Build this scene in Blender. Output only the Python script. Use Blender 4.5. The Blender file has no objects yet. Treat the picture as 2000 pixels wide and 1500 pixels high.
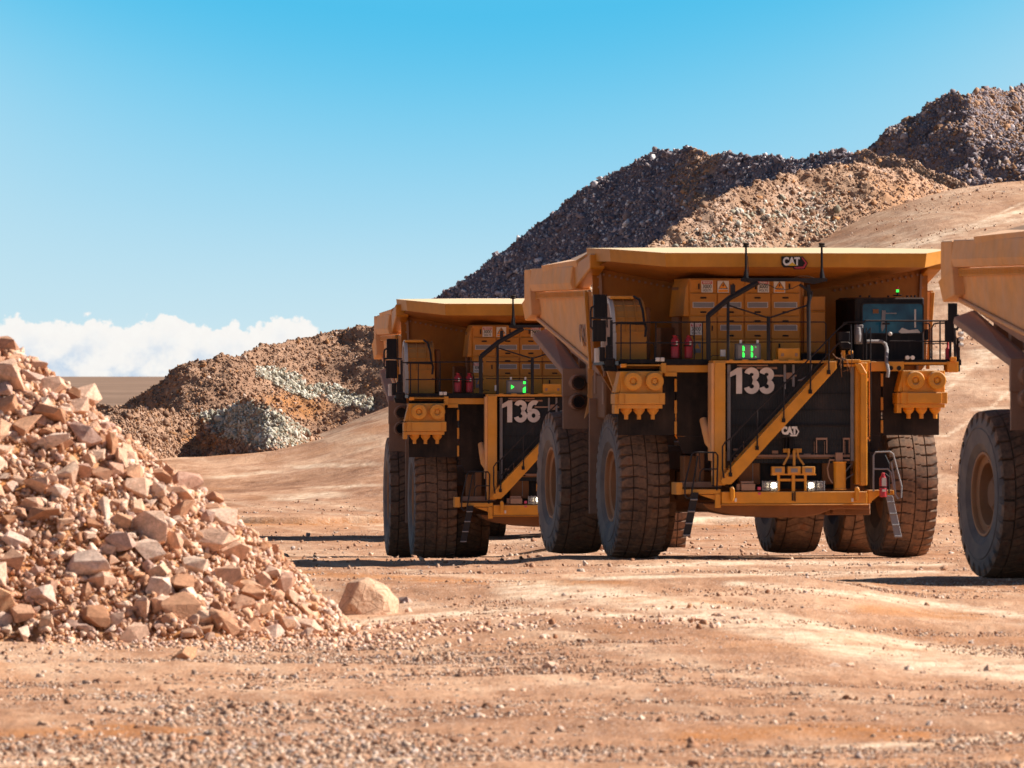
import bpy, bmesh, math, random
import numpy as np
from mathutils import Vector, Matrix, noise as mnoise

scene = bpy.context.scene
COL = scene.collection
rad = math.radians
random.seed(7)
RNG = np.random.default_rng(11)

# ------------------------------------------------------------------ camera
F = 21600.0            # focal length in pixels of the 2000 px wide photograph (about a 390 mm lens)
HZ = 733.0             # row of the horizon
CZ = 5.0               # camera height above the haul floor
cam_d = bpy.data.cameras.new("camera"); cam = bpy.data.objects.new("camera", cam_d); COL.objects.link(cam)
cam.location = (0, 0, CZ); cam.rotation_euler = (rad(90), 0, 0)
cam_d.sensor_width = 36.0; cam_d.lens = 36.0 * F / 2000.0
cam_d.shift_y = -(750.0 - HZ) / 2000.0 * 1.0
cam_d.clip_start = 1.0; cam_d.clip_end = 120000.0
cam_d.dof.use_dof = True; cam_d.dof.focus_distance = 450.0; cam_d.dof.aperture_fstop = 6.3
scene.camera = cam

# ------------------------------------------------------------------ exposure, world, sun
scene.view_settings.view_transform = 'Standard'
scene.view_settings.look = 'None'
scene.view_settings.gamma = 1.0
EXPO = 0.92
scene.view_settings.exposure = EXPO
SUN_AZ = 13.0          # degrees behind the picture plane, towards the right
SUN_EL = 38.0
sun_vec = Vector((math.cos(rad(SUN_EL)) * math.cos(rad(SUN_AZ)), math.cos(rad(SUN_EL)) * math.sin(rad(SUN_AZ)), math.sin(rad(SUN_EL))))
sl = bpy.data.lights.new("sun", 'SUN'); so = bpy.data.objects.new("sun", sl); COL.objects.link(so)
sl.energy = 5.0; sl.angle = rad(0.5); sl.color = (1.0, 0.94, 0.85)
so.rotation_euler = (-sun_vec).to_track_quat('-Z', 'Y').to_euler(); so.location = (0, 0, 60)

world = bpy.data.worlds.new("World"); scene.world = world; world.use_nodes = True
def s2l(r, g, b):
    f = lambda v: (v / 255.0) / 12.92 if v / 255.0 <= 0.04045 else ((v / 255.0 + 0.055) / 1.055) ** 2.4
    return (f(r), f(g), f(b), 1.0)
def build_world():
    nt = world.node_tree; N = nt.nodes; Lk = nt.links
    N.clear()
    out = N.new('ShaderNodeOutputWorld')
    sky = N.new('ShaderNodeTexSky'); sky.sky_type = 'NISHITA'; sky.sun_disc = False
    sky.sun_elevation = rad(SUN_EL); sky.sun_rotation = rad(90 - SUN_AZ); sky.altitude = 2500; sky.dust_density = 0.6
    bg1 = N.new('ShaderNodeBackground'); bg1.inputs['Strength'].default_value = 0.05
    Lk.new(sky.outputs[0], bg1.inputs['Color'])
    tc = N.new('ShaderNodeTexCoord'); sp = N.new('ShaderNodeSeparateXYZ'); Lk.new(tc.outputs['Generated'], sp.inputs[0])
    def M(op, a, b=None, c=None, clamp=False):
        n = N.new('ShaderNodeMath'); n.operation = op; n.use_clamp = clamp
        for i, v in enumerate((a, b, c)):
            if v is None: continue
            if isinstance(v, (int, float)): n.inputs[i].default_value = v
            else: Lk.new(v, n.inputs[i])
        return n.outputs[0]
    def MR(v, a, b, c=0.0, d=1.0):
        n = N.new('ShaderNodeMapRange'); n.interpolation_type = 'SMOOTHSTEP'
        Lk.new(v, n.inputs[0])
        for i, x in enumerate((a, b, c, d)): n.inputs[i + 1].default_value = x
        return n.outputs[0]
    def MIX(f, a, b):
        n = N.new('ShaderNodeMix'); n.data_type = 'RGBA'
        Lk.new(f, n.inputs[0]) if not isinstance(f, float) else setattr(n.inputs[0], 'default_value', f)
        for k, v in ((6, a), (7, b)):
            if isinstance(v, tuple): n.inputs[k].default_value = v
            else: Lk.new(v, n.inputs[k])
        return n.outputs[2]
    yy = M('MAXIMUM', sp.outputs['Y'], 0.02)
    el = M('DIVIDE', sp.outputs['Z'], yy)            # tangent of elevation towards the north
    az = M('DIVIDE', sp.outputs['X'], yy)
    # clear air gradient of the low northern sky: pale at the horizon, cyan a few degrees up
    ramp = N.new('ShaderNodeValToRGB'); ramp.color_ramp.interpolation = 'B_SPLINE'
    e = ramp.color_ramp.elements
    stops = [(0.0, s2l(212, 232, 238)), (0.16, s2l(200, 229, 240)), (0.42, s2l(168, 218, 241)), (0.72, s2l(120, 205, 240)), (1.0, s2l(72, 190, 236))]
    e[0].position, e[0].color = stops[0]; e[1].position, e[1].color = stops[-1]
    for p, c in stops[1:-1]:
        q = e.new(p); q.color = c
    # the blue deepens away from the sun side
    azq = M('MINIMUM', M('POWER', M('ABSOLUTE', M('DIVIDE', M('ADD', az, 0.004), 0.05)), 2.0), 1.2)
    elx = M('ADD', M('DIVIDE', el, 0.0325), M('MULTIPLY', M('MULTIPLY', azq, -0.36), MR(el, 0.0, 0.03)))
    Lk.new(M('MAXIMUM', elx, 0.0), ramp.inputs[0])
    # cumulus bank low over the plain, left
    cv = N.new('ShaderNodeCombineXYZ'); Lk.new(az, cv.inputs[0]); Lk.new(el, cv.inputs[1])
    nz = N.new('ShaderNodeTexNoise'); nz.inputs['Scale'].default_value = 330; nz.inputs['Detail'].default_value = 8; nz.inputs['Roughness'].default_value = 0.55
    Lk.new(cv.outputs[0], nz.inputs['Vector'])
    nz2 = N.new('ShaderNodeTexNoise'); nz2.inputs['Scale'].default_value = 1100; nz2.inputs['Detail'].default_value = 6; nz2.inputs['Roughness'].default_value = 0.6
    Lk.new(cv.outputs[0], nz2.inputs['Vector'])
    # billowing top line
    crv = N.new('ShaderNodeFloatCurve')
    cm = crv.mapping.curves[0]
    pts = [(0.0, 0.60), (0.10, 0.62), (0.235, 0.735), (0.27, 0.735), (0.34, 0.60), (0.42, 0.55), (0.50, 0.60), (0.60, 0.53), (0.70, 0.58), (0.82, 0.50), (0.92, 0.57), (0.97, 0.50), (1.0, 0.30)]
    cm.points[0].location = pts[0]; cm.points[1].location = pts[-1]
    for p in pts[1:-1]: cm.points.new(*p)
    crv.mapping.update()
    t = M('DIVIDE', M('ADD', az, 0.0645), 0.0485, clamp=True)       # 0 well left of the frame .. 1 at column 655
    Lk.new(t, crv.inputs['Value'])
    top = M('MULTIPLY', crv.outputs[0], 0.0088)
    top = M('MULTIPLY', top, MR(az, -0.0175, -0.0155, 1.0, 0.0))
    puff = M('ADD', M('MULTIPLY', M('SUBTRACT', nz.outputs[0], 0.5), 0.0042), M('MULTIPLY', M('SUBTRACT', nz2.outputs[0], 0.5), 0.0020))
    edge = M('SUBTRACT', M('ADD', top, puff), el)
    cf = MR(edge, -0.0001, 0.0003)
    low = M('MULTIPLY', MR(edge, 0.0008, 0.0050), M('ADD', M('MULTIPLY', MR(nz.outputs[0], 0.40, 0.62), 0.85), 0.05))
    cc = MIX(low, s2l(250, 247, 243), s2l(196, 214, 234))
    cc = MIX(M('MULTIPLY', MR(nz2.outputs[0], 0.45, 0.62), 0.35), cc, s2l(255, 253, 248))
    skyc = MIX(M('MULTIPLY', cf, 0.96), ramp.outputs[0], cc)
    bg2 = N.new('ShaderNodeBackground'); Lk.new(skyc, bg2.inputs['Color'])
    bg2.inputs['Strength'].default_value = 1.0 / (2 ** EXPO)
    # use this northern low band up to about four degrees, the Nishita dome everywhere else
    f = M('MULTIPLY', MR(sp.outputs['Z'], 0.05, 0.25, 1.0, 0.0), MR(sp.outputs['Y'], 0.1, 0.5))
    mx = N.new('ShaderNodeMixShader'); Lk.new(f, mx.inputs[0]); Lk.new(bg1.outputs[0], mx.inputs[1]); Lk.new(bg2.outputs[0], mx.inputs[2])
    Lk.new(mx.outputs[0], out.inputs[0])
build_world()

# ------------------------------------------------------------------ naming helpers
def tag(o, label=None, cat=None, group=None, kind=None):
    if label: o['label'] = label
    if cat: o['category'] = cat
    if group: o['group'] = group
    if kind: o['kind'] = kind
    return o

# ------------------------------------------------------------------ materials
def newmat(name):
    m = bpy.data.materials.new(name); m.use_nodes = True
    nt = m.node_tree; b = nt.nodes['Principled BSDF']
    return m, nt, b
def setin(b, **k):
    for n, v in k.items():
        b.inputs[n.replace('_', ' ')].default_value = v
def mixc(nt, f, a, b):
    n = nt.nodes.new('ShaderNodeMix'); n.data_type = 'RGBA'
    if isinstance(f, (int, float)): n.inputs[0].default_value = f
    else: nt.links.new(f, n.inputs[0])
    for k, v in ((6, a), (7, b)):
        if isinstance(v, tuple): n.inputs[k].default_value = (v + (1.0,))[:4]
        else: nt.links.new(v, n.inputs[k])
    return n.outputs[2]
def math_(nt, op, a, b=None, clamp=False):
    n = nt.nodes.new('ShaderNodeMath'); n.operation = op; n.use_clamp = clamp
    for i, v in enumerate((a, b)):
        if v is None: continue
        if isinstance(v, (int, float)): n.inputs[i].default_value = v
        else: nt.links.new(v, n.inputs[i])
    return n.outputs[0]
def maprange(nt, v, a, b, c=0.0, d=1.0):
    n = nt.nodes.new('ShaderNodeMapRange'); nt.links.new(v, n.inputs[0])
    for i, x in enumerate((a, b, c, d)): n.inputs[i + 1].default_value = x
    return n.outputs[0]
def noise_(nt, scale, detail=4, rough=0.55, coord='Object', sx=1, sy=1, sz=1):
    tc = nt.nodes.new('ShaderNodeTexCoord'); mp = nt.nodes.new('ShaderNodeMapping')
    mp.inputs['Scale'].default_value = (sx, sy, sz)
    nt.links.new(tc.outputs[coord], mp.inputs[0])
    n = nt.nodes.new('ShaderNodeTexNoise'); n.inputs['Scale'].default_value = scale
    n.inputs['Detail'].default_value = detail; n.inputs['Roughness'].default_value = rough
    nt.links.new(mp.outputs[0], n.inputs['Vector'])
    return n.outputs[0]
def bump_(nt, b, h, strength=0.3, dist=0.02):
    n = nt.nodes.new('ShaderNodeBump'); n.inputs['Strength'].default_value = strength; n.inputs['Distance'].default_value = dist
    nt.links.new(h, n.inputs['Height']); nt.links.new(n.outputs[0], b.inputs['Normal'])

def paint(name, base, dust=(0.42, 0.25, 0.15), amount=0.35, up=0.85, rough=0.5, streak=0.25, metallic=0.0):
    """paint with settled dust on upward faces, smeared dust and run marks"""
    m, nt, b = newmat(name)
    g = nt.nodes.new('ShaderNodeNewGeometry'); sp = nt.nodes.new('ShaderNodeSeparateXYZ')
    nt.links.new(g.outputs['Normal'], sp.inputs[0])
    upf = maprange(nt, sp.outputs['Z'], 0.25, 0.9, 0.0, up)
    n1 = noise_(nt, 0.9, 6, 0.6)
    f1 = maprange(nt, n1, 0.35, 0.7, 0.0, amount)
    n2 = noise_(nt, 6.0, 3, 0.6, sz=0.12)
    f2 = maprange(nt, n2, 0.5, 0.72, 0.0, streak)
    f = math_(nt, 'ADD', math_(nt, 'MAXIMUM', upf, f1), f2, clamp=True)
    n3 = noise_(nt, 2.2, 4, 0.6)
    bb = mixc(nt, maprange(nt, n3, 0.3, 0.7), tuple(v * 0.86 for v in base), tuple(min(1, v * 1.12) for v in base))
    c = mixc(nt, f, bb, dust)
    nt.links.new(c, b.inputs['Base Color'])
    r = maprange(nt, f, 0, 1, rough, 0.9); nt.links.new(r, b.inputs['Roughness'])
    b.inputs['Metallic'].default_value = metallic
    bump_(nt, b, noise_(nt, 14, 3), 0.08, 0.01)
    if max(base) < 0.03: b.inputs['Specular IOR Level'].default_value = 0.15
    return m
M = {}
M['yellow'] = paint('yellow_paint', (0.66, 0.245, 0.002), dust=(0.50, 0.31, 0.17), amount=0.07, rough=0.42, streak=0.05)
M['yellow_dusty'] = paint('dusty_yellow_paint', (0.66, 0.25, 0.008), dust=(0.56, 0.32, 0.13), amount=0.35, rough=0.6, streak=0.2)
M['body'] = paint('body_paint', (0.56, 0.20, 0.003), dust=(0.62, 0.45, 0.27), amount=0.02, up=1.0, rough=0.5, streak=0.05)
M['cabinet'] = paint('shaded_cabinet_paint', (0.50, 0.175, 0.002), dust=(0.45, 0.25, 0.10), amount=0.10, rough=0.45, streak=0.08)  # truck yellow with shade put into it, for equipment set back on the deck
M['canopy'] = paint('canopy_paint', (0.44, 0.168, 0.002), dust=(0.64, 0.46, 0.27), amount=0.04, up=1.0, rough=0.5, streak=0.04)
M['shaded_inner'] = paint('shaded_body_paint', (0.36, 0.115, 0.003), dust=(0.45, 0.24, 0.10), amount=0.10, up=0.6, rough=0.6, streak=0.12)  # body paint darkened in its colour to carry the shade under the canopy
M['side'] = paint('dusty_body_side', (0.78, 0.35, 0.09), dust=(0.70, 0.42, 0.25), amount=0.6, up=0.9, rough=0.75, streak=0.3)
M['guard'] = paint('dusty_brown_steel', (0.30, 0.16, 0.10), dust=(0.40, 0.25, 0.18), amount=0.6, up=0.8, rough=0.85, streak=0.2)
M['black'] = paint('black_paint', (0.005, 0.005, 0.008), dust=(0.20, 0.13, 0.09), amount=0.04, up=0.35, rough=0.45, streak=0.10)
M['mudflap'] = paint('black_rubber_panel', (0.010, 0.009, 0.010), dust=(0.14, 0.09, 0.065), amount=0.30, up=0.5, rough=0.7, streak=0.12)
M['frame'] = paint('frame_steel', (0.20, 0.075, 0.02), dust=(0.25, 0.12, 0.06), amount=0.5, up=0.7, rough=0.7)
M['rail'] = paint('rail_steel', (0.010, 0.010, 0.014), dust=(0.16, 0.12, 0.10), amount=0.18, up=0.4, rough=0.5, streak=0.05)
M['grey'] = paint('grey_metal', (0.20, 0.19, 0.20), dust=(0.30, 0.22, 0.18), amount=0.4, up=0.5, rough=0.55, streak=0.1)
M['pale'] = paint('pale_metal', (0.55, 0.50, 0.46), dust=(0.50, 0.36, 0.28), amount=0.3, up=0.4, rough=0.5, streak=0.1)
M['rim'] = paint('rim_paint', (0.42, 0.17, 0.055), dust=(0.42, 0.24, 0.15), amount=0.5, up=0.3, rough=0.7, streak=0.0)
M['red'] = paint('red_paint', (0.45, 0.008, 0.02), dust=(0.4, 0.2, 0.14), amount=0.12, up=0.3, rough=0.35, streak=0.0)
M['white'] = paint('white_sign', (0.72, 0.66, 0.60), dust=(0.55, 0.40, 0.30), amount=0.2, up=0.4, rough=0.6, streak=0.1)
M['digit'] = paint('number_plate_white', (0.66, 0.56, 0.50), dust=(0.42, 0.28, 0.22), amount=0.25, up=0.4, rough=0.6, streak=0.15)
M['ink'] = paint('black_ink', (0.012, 0.012, 0.012), amount=0.05, up=0.1, streak=0.0)
M['orange'] = paint('orange_lens', (0.85, 0.28, 0.01), amount=0.05, up=0.1, rough=0.3, streak=0.0)
M['screen'] = paint('screen_grey', (0.09, 0.09, 0.095), dust=(0.2, 0.15, 0.13), amount=0.25, up=0.3, rough=0.4, streak=0.05)
M['pink'] = paint('pink_plastic', (0.6, 0.05, 0.12), amount=0.1, up=0.2, streak=0.0)
def emis(name, col, s):
    m, nt, b = newmat(name); setin(b, Base_Color=col + (1,), Roughness=0.4)
    b.inputs['Emission Color'].default_value = col + (1,); b.inputs['Emission Strength'].default_value = s
    return m
M['led'] = emis('green_led', (0.03, 0.9, 0.08), 1.0)
M['lamp'] = emis('lit_lamp', (1.0, 0.95, 0.70), 5.0)
def glass():
    m, nt, b = newmat('tinted_glass')
    c = mixc(nt, maprange(nt, noise_(nt, 0.8, 4), 0.4, 0.65), (0.004, 0.035, 0.085), (0.018, 0.13, 0.22))
    nt.links.new(c, b.inputs['Base Color']); setin(b, Roughness=0.06, IOR=1.5)
    b.inputs['Specular IOR Level'].default_value = 0.25
    return m
M['glass'] = glass()
def rubber(name, a, d, amt):
    m, nt, b = newmat(name)
    n = noise_(nt, 1.6, 6, 0.65); n2 = noise_(nt, 9, 4, 0.6)
    f = maprange(nt, math_(nt, 'ADD', math_(nt, 'MULTIPLY', n, 0.6), math_(nt, 'MULTIPLY', n2, 0.4)), 0.36, 0.62, 0.0, amt)
    at = nt.nodes.new('ShaderNodeAttribute'); at.attribute_name = 'groove'
    c = mixc(nt, f, a, d)
    c = mixc(nt, math_(nt, 'MULTIPLY', at.outputs['Fac'], 0.45), c, tuple(v * 0.35 for v in a))  # tread grooves coloured darker than the rubber, painted shade in the recesses
    st = maprange(nt, noise_(nt, 3.2, 7, 0.75), 0.56, 0.64, 0.0, 0.55)
    c = mixc(nt, st, c, (0.20, 0.055, 0.02))
    nt.links.new(c, b.inputs['Base Color']); setin(b, Roughness=0.85)
    bump_(nt, b, noise_(nt, 22, 4, 0.7), 0.35, 0.02)
    return m
M['rubber'] = rubber('tyre_rubber', (0.085, 0.056, 0.042), (0.33, 0.175, 0.098), 0.95)
def sidewall():
    m, nt, b = newmat('tyre_sidewall')
    n = noise_(nt, 1.2, 5, 0.6)
    c = mixc(nt, maprange(nt, n, 0.35, 0.65), (0.105, 0.083, 0.078), (0.20, 0.145, 0.115))
    nt.links.new(c, b.inputs['Base Color']); setin(b, Roughness=0.8)
    bump_(nt, b, noise_(nt, 12, 3), 0.2, 0.01)
    return m
M['sidewall'] = sidewall()
def grille_mat():
    m, nt, b = newmat('radiator_core')
    tc = nt.nodes.new('ShaderNodeTexCoord'); w = nt.nodes.new('ShaderNodeTexWave'); w.wave_type = 'BANDS'; w.bands_direction = 'X'
    w.inputs['Scale'].default_value = 7.0; nt.links.new(tc.outputs['Object'], w.inputs['Vector'])
    n = noise_(nt, 1.1, 5, 0.6)
    dd = maprange(nt, n, 0.52, 0.78, 0.0, 0.35)
    c = mixc(nt, dd, (0.004, 0.004, 0.007), (0.10, 0.06, 0.045))
    nt.links.new(c, b.inputs['Base Color']); setin(b, Roughness=0.55)
    bump_(nt, b, w.outputs['Fac'], 0.6, 0.02)
    return m
M['grille'] = grille_mat()

def stone_mat(name, stops, rough=0.9, nscale=3.0, bump=0.5):
    """colour of each stone comes from its own 'tint' (attribute on merged stones, object random on single rocks)"""
    m, nt, b = newmat(name)
    at = nt.nodes.new('ShaderNodeAttribute'); at.attribute_name = 'tint'
    oi = nt.nodes.new('ShaderNodeObjectInfo')
    usev = math_(nt, 'ADD', at.outputs['Fac'], math_(nt, 'MULTIPLY', oi.outputs['Random'], math_(nt, 'LESS_THAN', at.outputs['Fac'], 0.0001)))
    rp = nt.nodes.new('ShaderNodeValToRGB'); e = rp.color_ramp.elements
    e[0].position, e[0].color = stops[0][0], stops[0][1] + (1,); e[1].position, e[1].color = stops[-1][0], stops[-1][1] + (1,)
    for p, c in stops[1:-1]:
        q = e.new(p); q.color = c + (1,)
    nt.links.new(usev, rp.inputs[0])
    n = noise_(nt, nscale, 6, 0.65); n2 = noise_(nt, nscale * 5, 4, 0.6)
    vo = nt.nodes.new('ShaderNodeTexVoronoi'); vo.feature = 'DISTANCE_TO_EDGE'; vo.inputs['Scale'].default_value = nscale * 1.3
    tcv = nt.nodes.new('ShaderNodeTexCoord'); nt.links.new(tcv.outputs['Object'], vo.inputs['Vector'])
    crack = maprange(nt, vo.outputs['Distance'], 0.0, 0.035, 0.45, 0.0)
    hs = nt.nodes.new('ShaderNodeHueSaturation'); nt.links.new(rp.outputs[0], hs.inputs['Color'])
    nt.links.new(maprange(nt, n, 0.3, 0.7, 0.72, 1.22), hs.inputs['Value'])
    c = mixc(nt, maprange(nt, n2, 0.52, 0.66, 0.0, 0.45), hs.outputs[0], (0.40, 0.17, 0.07))
    c = mixc(nt, crack, c, (0.16, 0.075, 0.04))
    nt.links.new(c, b.inputs['Base Color']); setin(b, Roughness=rough)
    b.inputs['Specular IOR Level'].default_value = 0.2
    bump_(nt, b, math_(nt, 'SUBTRACT', math_(nt, 'ADD', n2, n), crack), bump, 0.05)
    return m
M['rock'] = stone_mat('pink_sandstone', [(0, (0.36, 0.165, 0.085)), (0.2, (0.60, 0.32, 0.19)), (0.45, (0.74, 0.48, 0.34)), (0.62, (0.82, 0.60, 0.46)), (0.74, (0.48, 0.29, 0.23)), (0.86, (0.60, 0.30, 0.15)), (1.0, (0.82, 0.62, 0.48))])
M['gravel'] = stone_mat('gravel_stone', [(0, (0.24, 0.11, 0.06)), (0.2, (0.40, 0.21, 0.125)), (0.6, (0.54, 0.345, 0.23)), (0.88, (0.70, 0.53, 0.41)), (1.0, (0.36, 0.28, 0.26))], nscale=6)
M['darkrock'] = stone_mat('grey_waste_rock', [(0, (0.11, 0.095, 0.11)), (0.35, (0.21, 0.18, 0.20)), (0.6, (0.34, 0.285, 0.285)), (0.8, (0.25, 0.22, 0.25)), (0.9, (0.58, 0.52, 0.52)), (1.0, (0.85, 0.82, 0.80))], nscale=1.5)  # cool cast of the tall dump's shaded face mixed into these greys
M['brownrock'] = stone_mat('brown_waste_rock', [(0, (0.20, 0.115, 0.075)), (0.4, (0.34, 0.21, 0.14)), (0.7, (0.46, 0.31, 0.225)), (0.88, (0.46, 0.22, 0.09)), (1.0, (0.76, 0.62, 0.52))], nscale=1.5)
M['windrock'] = stone_mat('dark_brown_waste_rock', [(0, (0.17, 0.095, 0.06)), (0.4, (0.29, 0.17, 0.11)), (0.7, (0.40, 0.25, 0.165)), (0.88, (0.36, 0.17, 0.07)), (1.0, (0.58, 0.46, 0.38))], nscale=1.5)
M['greenrock'] = stone_mat('grey_green_rock', [(0, (0.26, 0.235, 0.17)), (0.5, (0.44, 0.41, 0.32)), (0.8, (0.58, 0.54, 0.45)), (1.0, (0.70, 0.66, 0.57))], nscale=2)

def soil_mat(name, lo, mid, hi, pale, orange, scale=1.0, bump=0.6, bdist=0.06, speck=False, ani=1.0):
    m, nt, b = newmat(name)
    big = noise_(nt, 0.035 * scale, 5, 0.55); md = noise_(nt, 0.55 * scale, 5, 0.6, sy=ani); fi = noise_(nt, 3.2 * scale, 6, 0.72, sy=ani * 0.6); vf = noise_(nt, 14.0 * scale, 3, 0.6)
    k = math_(nt, 'ADD', math_(nt, 'MULTIPLY', big, 0.30), math_(nt, 'ADD', math_(nt, 'MULTIPLY', md, 0.32), math_(nt, 'ADD', math_(nt, 'MULTIPLY', fi, 0.24), math_(nt, 'MULTIPLY', vf, 0.14))))
    rp = nt.nodes.new('ShaderNodeValToRGB'); e = rp.color_ramp.elements
    e[0].position, e[0].color = 0.38, lo + (1,); e[1].position, e[1].color = 0.61, hi + (1,)
    q = e.new(0.5); q.color = mid + (1,)
    nt.links.new(k, rp.inputs[0])
    at = nt.nodes.new('ShaderNodeAttribute'); at.attribute_name = 'pale'
    ao = nt.nodes.new('ShaderNodeAttribute'); ao.attribute_name = 'ochre'
    brk = math_(nt, 'MULTIPLY', maprange(nt, noise_(nt, 0.5 * scale, 6, 0.7), 0.34, 0.58, 0.2, 1.0), maprange(nt, noise_(nt, 1.9 * scale, 7, 0.75, sy=ani), 0.38, 0.54, 0.35, 1.0))
    c = mixc(nt, math_(nt, 'MULTIPLY', ao.outputs['Fac'], maprange(nt, fi, 0.35, 0.65, 0.4, 1.0), clamp=True), rp.outputs[0], orange)
    c = mixc(nt, math_(nt, 'MULTIPLY', at.outputs['Fac'], brk, clamp=True), c, pale)
    if speck:
        for sc_, lo_, hi_, col_ in ((9.0, 0.0, 0.16, (0.20, 0.10, 0.065)), (14.0, 0.0, 0.20, (0.80, 0.66, 0.54)), (3.1, 0.0, 0.10, (0.26, 0.14, 0.10))):
            v_ = nt.nodes.new('ShaderNodeTexVoronoi'); v_.inputs['Scale'].default_value = sc_; v_.inputs['Randomness'].default_value = 1.0
            t_ = nt.nodes.new('ShaderNodeTexCoord'); nt.links.new(t_.outputs['Object'], v_.inputs['Vector'])
            pm = maprange(nt, noise_(nt, 0.22, 4, 0.6), 0.42, 0.60, 0.15, 1.0)
            c = mixc(nt, math_(nt, 'MULTIPLY', pm, maprange(nt, v_.outputs['Distance'], lo_ + 0.12, hi_ + 0.14, 0.75, 0.0)), c, col_)
    af = nt.nodes.new('ShaderNodeAttribute'); af.attribute_name = 'far'
    c = mixc(nt, af.outputs['Fac'], c, mixc(nt, maprange(nt, noise_(nt, 0.006, 6, 0.6, sy=0.25), 0.35, 0.65), (0.17, 0.105, 0.07), (0.27, 0.17, 0.115)))
    nt.links.new(c, b.inputs['Base Color']); setin(b, Roughness=0.95)
    b.inputs['Specular IOR Level'].default_value = 0.1
    bump_(nt, b, math_(nt, 'ADD', fi, math_(nt, 'MULTIPLY', vf, 0.5)), bump, bdist)
    return m
M['ground'] = soil_mat('haul_floor_soil', (0.20, 0.086, 0.042), (0.40, 0.205, 0.113), (0.60, 0.365, 0.228), (0.76, 0.56, 0.39), (0.40, 0.145, 0.034), bump=0.9, speck=True, ani=0.22)
M['mound'] = soil_mat('loose_orange_soil', (0.36, 0.16, 0.07), (0.50, 0.25, 0.12), (0.58, 0.33, 0.18), (0.66, 0.45, 0.32), (0.5, 0.2, 0.06), scale=3)
M['hilldark'] = soil_mat('grey_purple_spoil', (0.11, 0.092, 0.105), (0.18, 0.145, 0.155), (0.27, 0.215, 0.205), (0.5, 0.3, 0.2), (0.42, 0.24, 0.14), scale=0.7, bump=0.45, bdist=0.2)
M['windsoil'] = soil_mat('dark_brown_spoil', (0.20, 0.11, 0.07), (0.31, 0.18, 0.115), (0.41, 0.255, 0.17), (0.50, 0.40, 0.33), (0.42, 0.18, 0.06), scale=0.7, bump=0.45, bdist=0.2)
M['hillbrown'] = soil_mat('brown_spoil', (0.25, 0.145, 0.09), (0.37, 0.23, 0.15), (0.48, 0.32, 0.22), (0.52, 0.42, 0.36), (0.46, 0.20, 0.07), scale=0.7, bump=0.45, bdist=0.2)

# ------------------------------------------------------------------ numpy noise
def vnoise(x, y, z=0.0, seed=0):
    x = np.asarray(x, float); y = np.asarray(y, float); z = np.zeros_like(x) + z
    xi, yi, zi = np.floor(x).astype(np.int64), np.floor(y).astype(np.int64), np.floor(z).astype(np.int64)
    fx, fy, fz = x - xi, y - yi, z - zi
    fx, fy, fz = (t * t * (3 - 2 * t) for t in (fx, fy, fz))
    def h(a, b, c):
        n = (a * 374761393 + b * 668265263 + c * 2147483647 + seed * 974634777) & 0xffffffff
        n = ((n ^ (n >> 13)) * 1274126177) & 0xffffffff
        n = (n ^ (n >> 16)) & 0xffff
        return n / 32768.0 - 1.0
    r = 0
    for dx in (0, 1):
        for dy in (0, 1):
            for dz in (0, 1):
                w = (fx if dx else 1 - fx) * (fy if dy else 1 - fy) * (fz if dz else 1 - fz)
                r = r + w * h(xi + dx, yi + dy, zi + dz)
    return r
def fbm(x, y, z=0.0, octs=4, seed=0, gain=0.5):
    r = 0; a = 1.0; f = 1.0
    for k in range(octs):
        r = r + a * vnoise(np.asarray(x) * f, np.asarray(y) * f, np.asarray(z) * f, seed + k); a *= gain; f *= 2.03
    return r
def sstep(x, a, b):
    t = np.clip((np.asarray(x, float) - a) / (b - a), 0, 1); return t * t * (3 - 2 * t)

# ------------------------------------------------------------------ lie of the land
def ipx(table, px):
    a = np.array(table, float); return np.interp(px, a[:, 0], a[:, 1])
COMMON = [(450, 1020), (500, 991), (600, 931), (640, 900), (700, 885), (800, 866)]
LEFT_PY = [(128, 1575), (141, 1500), (160, 1408), (190, 1300), (215, 1228), (236, 1160), (246, 1150), (258, 1140), (280, 1119), (292, 1111), (306, 1095), (330, 1093.5), (352, 1092), (362, 1088), (385, 1068), (410, 1052)] + COMMON
MID_PY = [(128, 1575), (141, 1500), (160, 1402), (178, 1330), (190, 1285), (205, 1228), (220, 1168), (236, 1128), (246, 1136), (258, 1138), (272, 1124), (282, 1110), (292, 1098), (300, 1089.5), (308, 1085.5), (320, 1081), (350, 1072), (385, 1058), (410, 1046)] + COMMON
RIGHT_PY = [(128, 1575), (141, 1500), (160, 1405), (190, 1295), (215, 1220), (240, 1158), (250, 1139), (258, 1129.5), (266, 1122), (280, 1106), (292, 1097), (300, 1089.5), (308, 1085.5), (320, 1081), (350, 1072), (385, 1058), (410, 1046)] + COMMON
RAMPW = [(300, 0), (400, 0), (550, 0.02), (620, 0.07), (700, 0.17), (800, 0.28), (1040, 0.35), (1300, 0.5), (1600, 0.80), (1790, 0.975), (1850, 1.0), (2000, 1.03), (2600, 1.1)]
_RX = np.arange(0, 3000, 10.0); _k = np.exp(-(np.arange(-30, 31) / 12.0) ** 2); _RW = np.convolve(np.pad(ipx(RAMPW, _RX), 30, mode='edge'), _k / _k.sum(), mode='valid')
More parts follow.
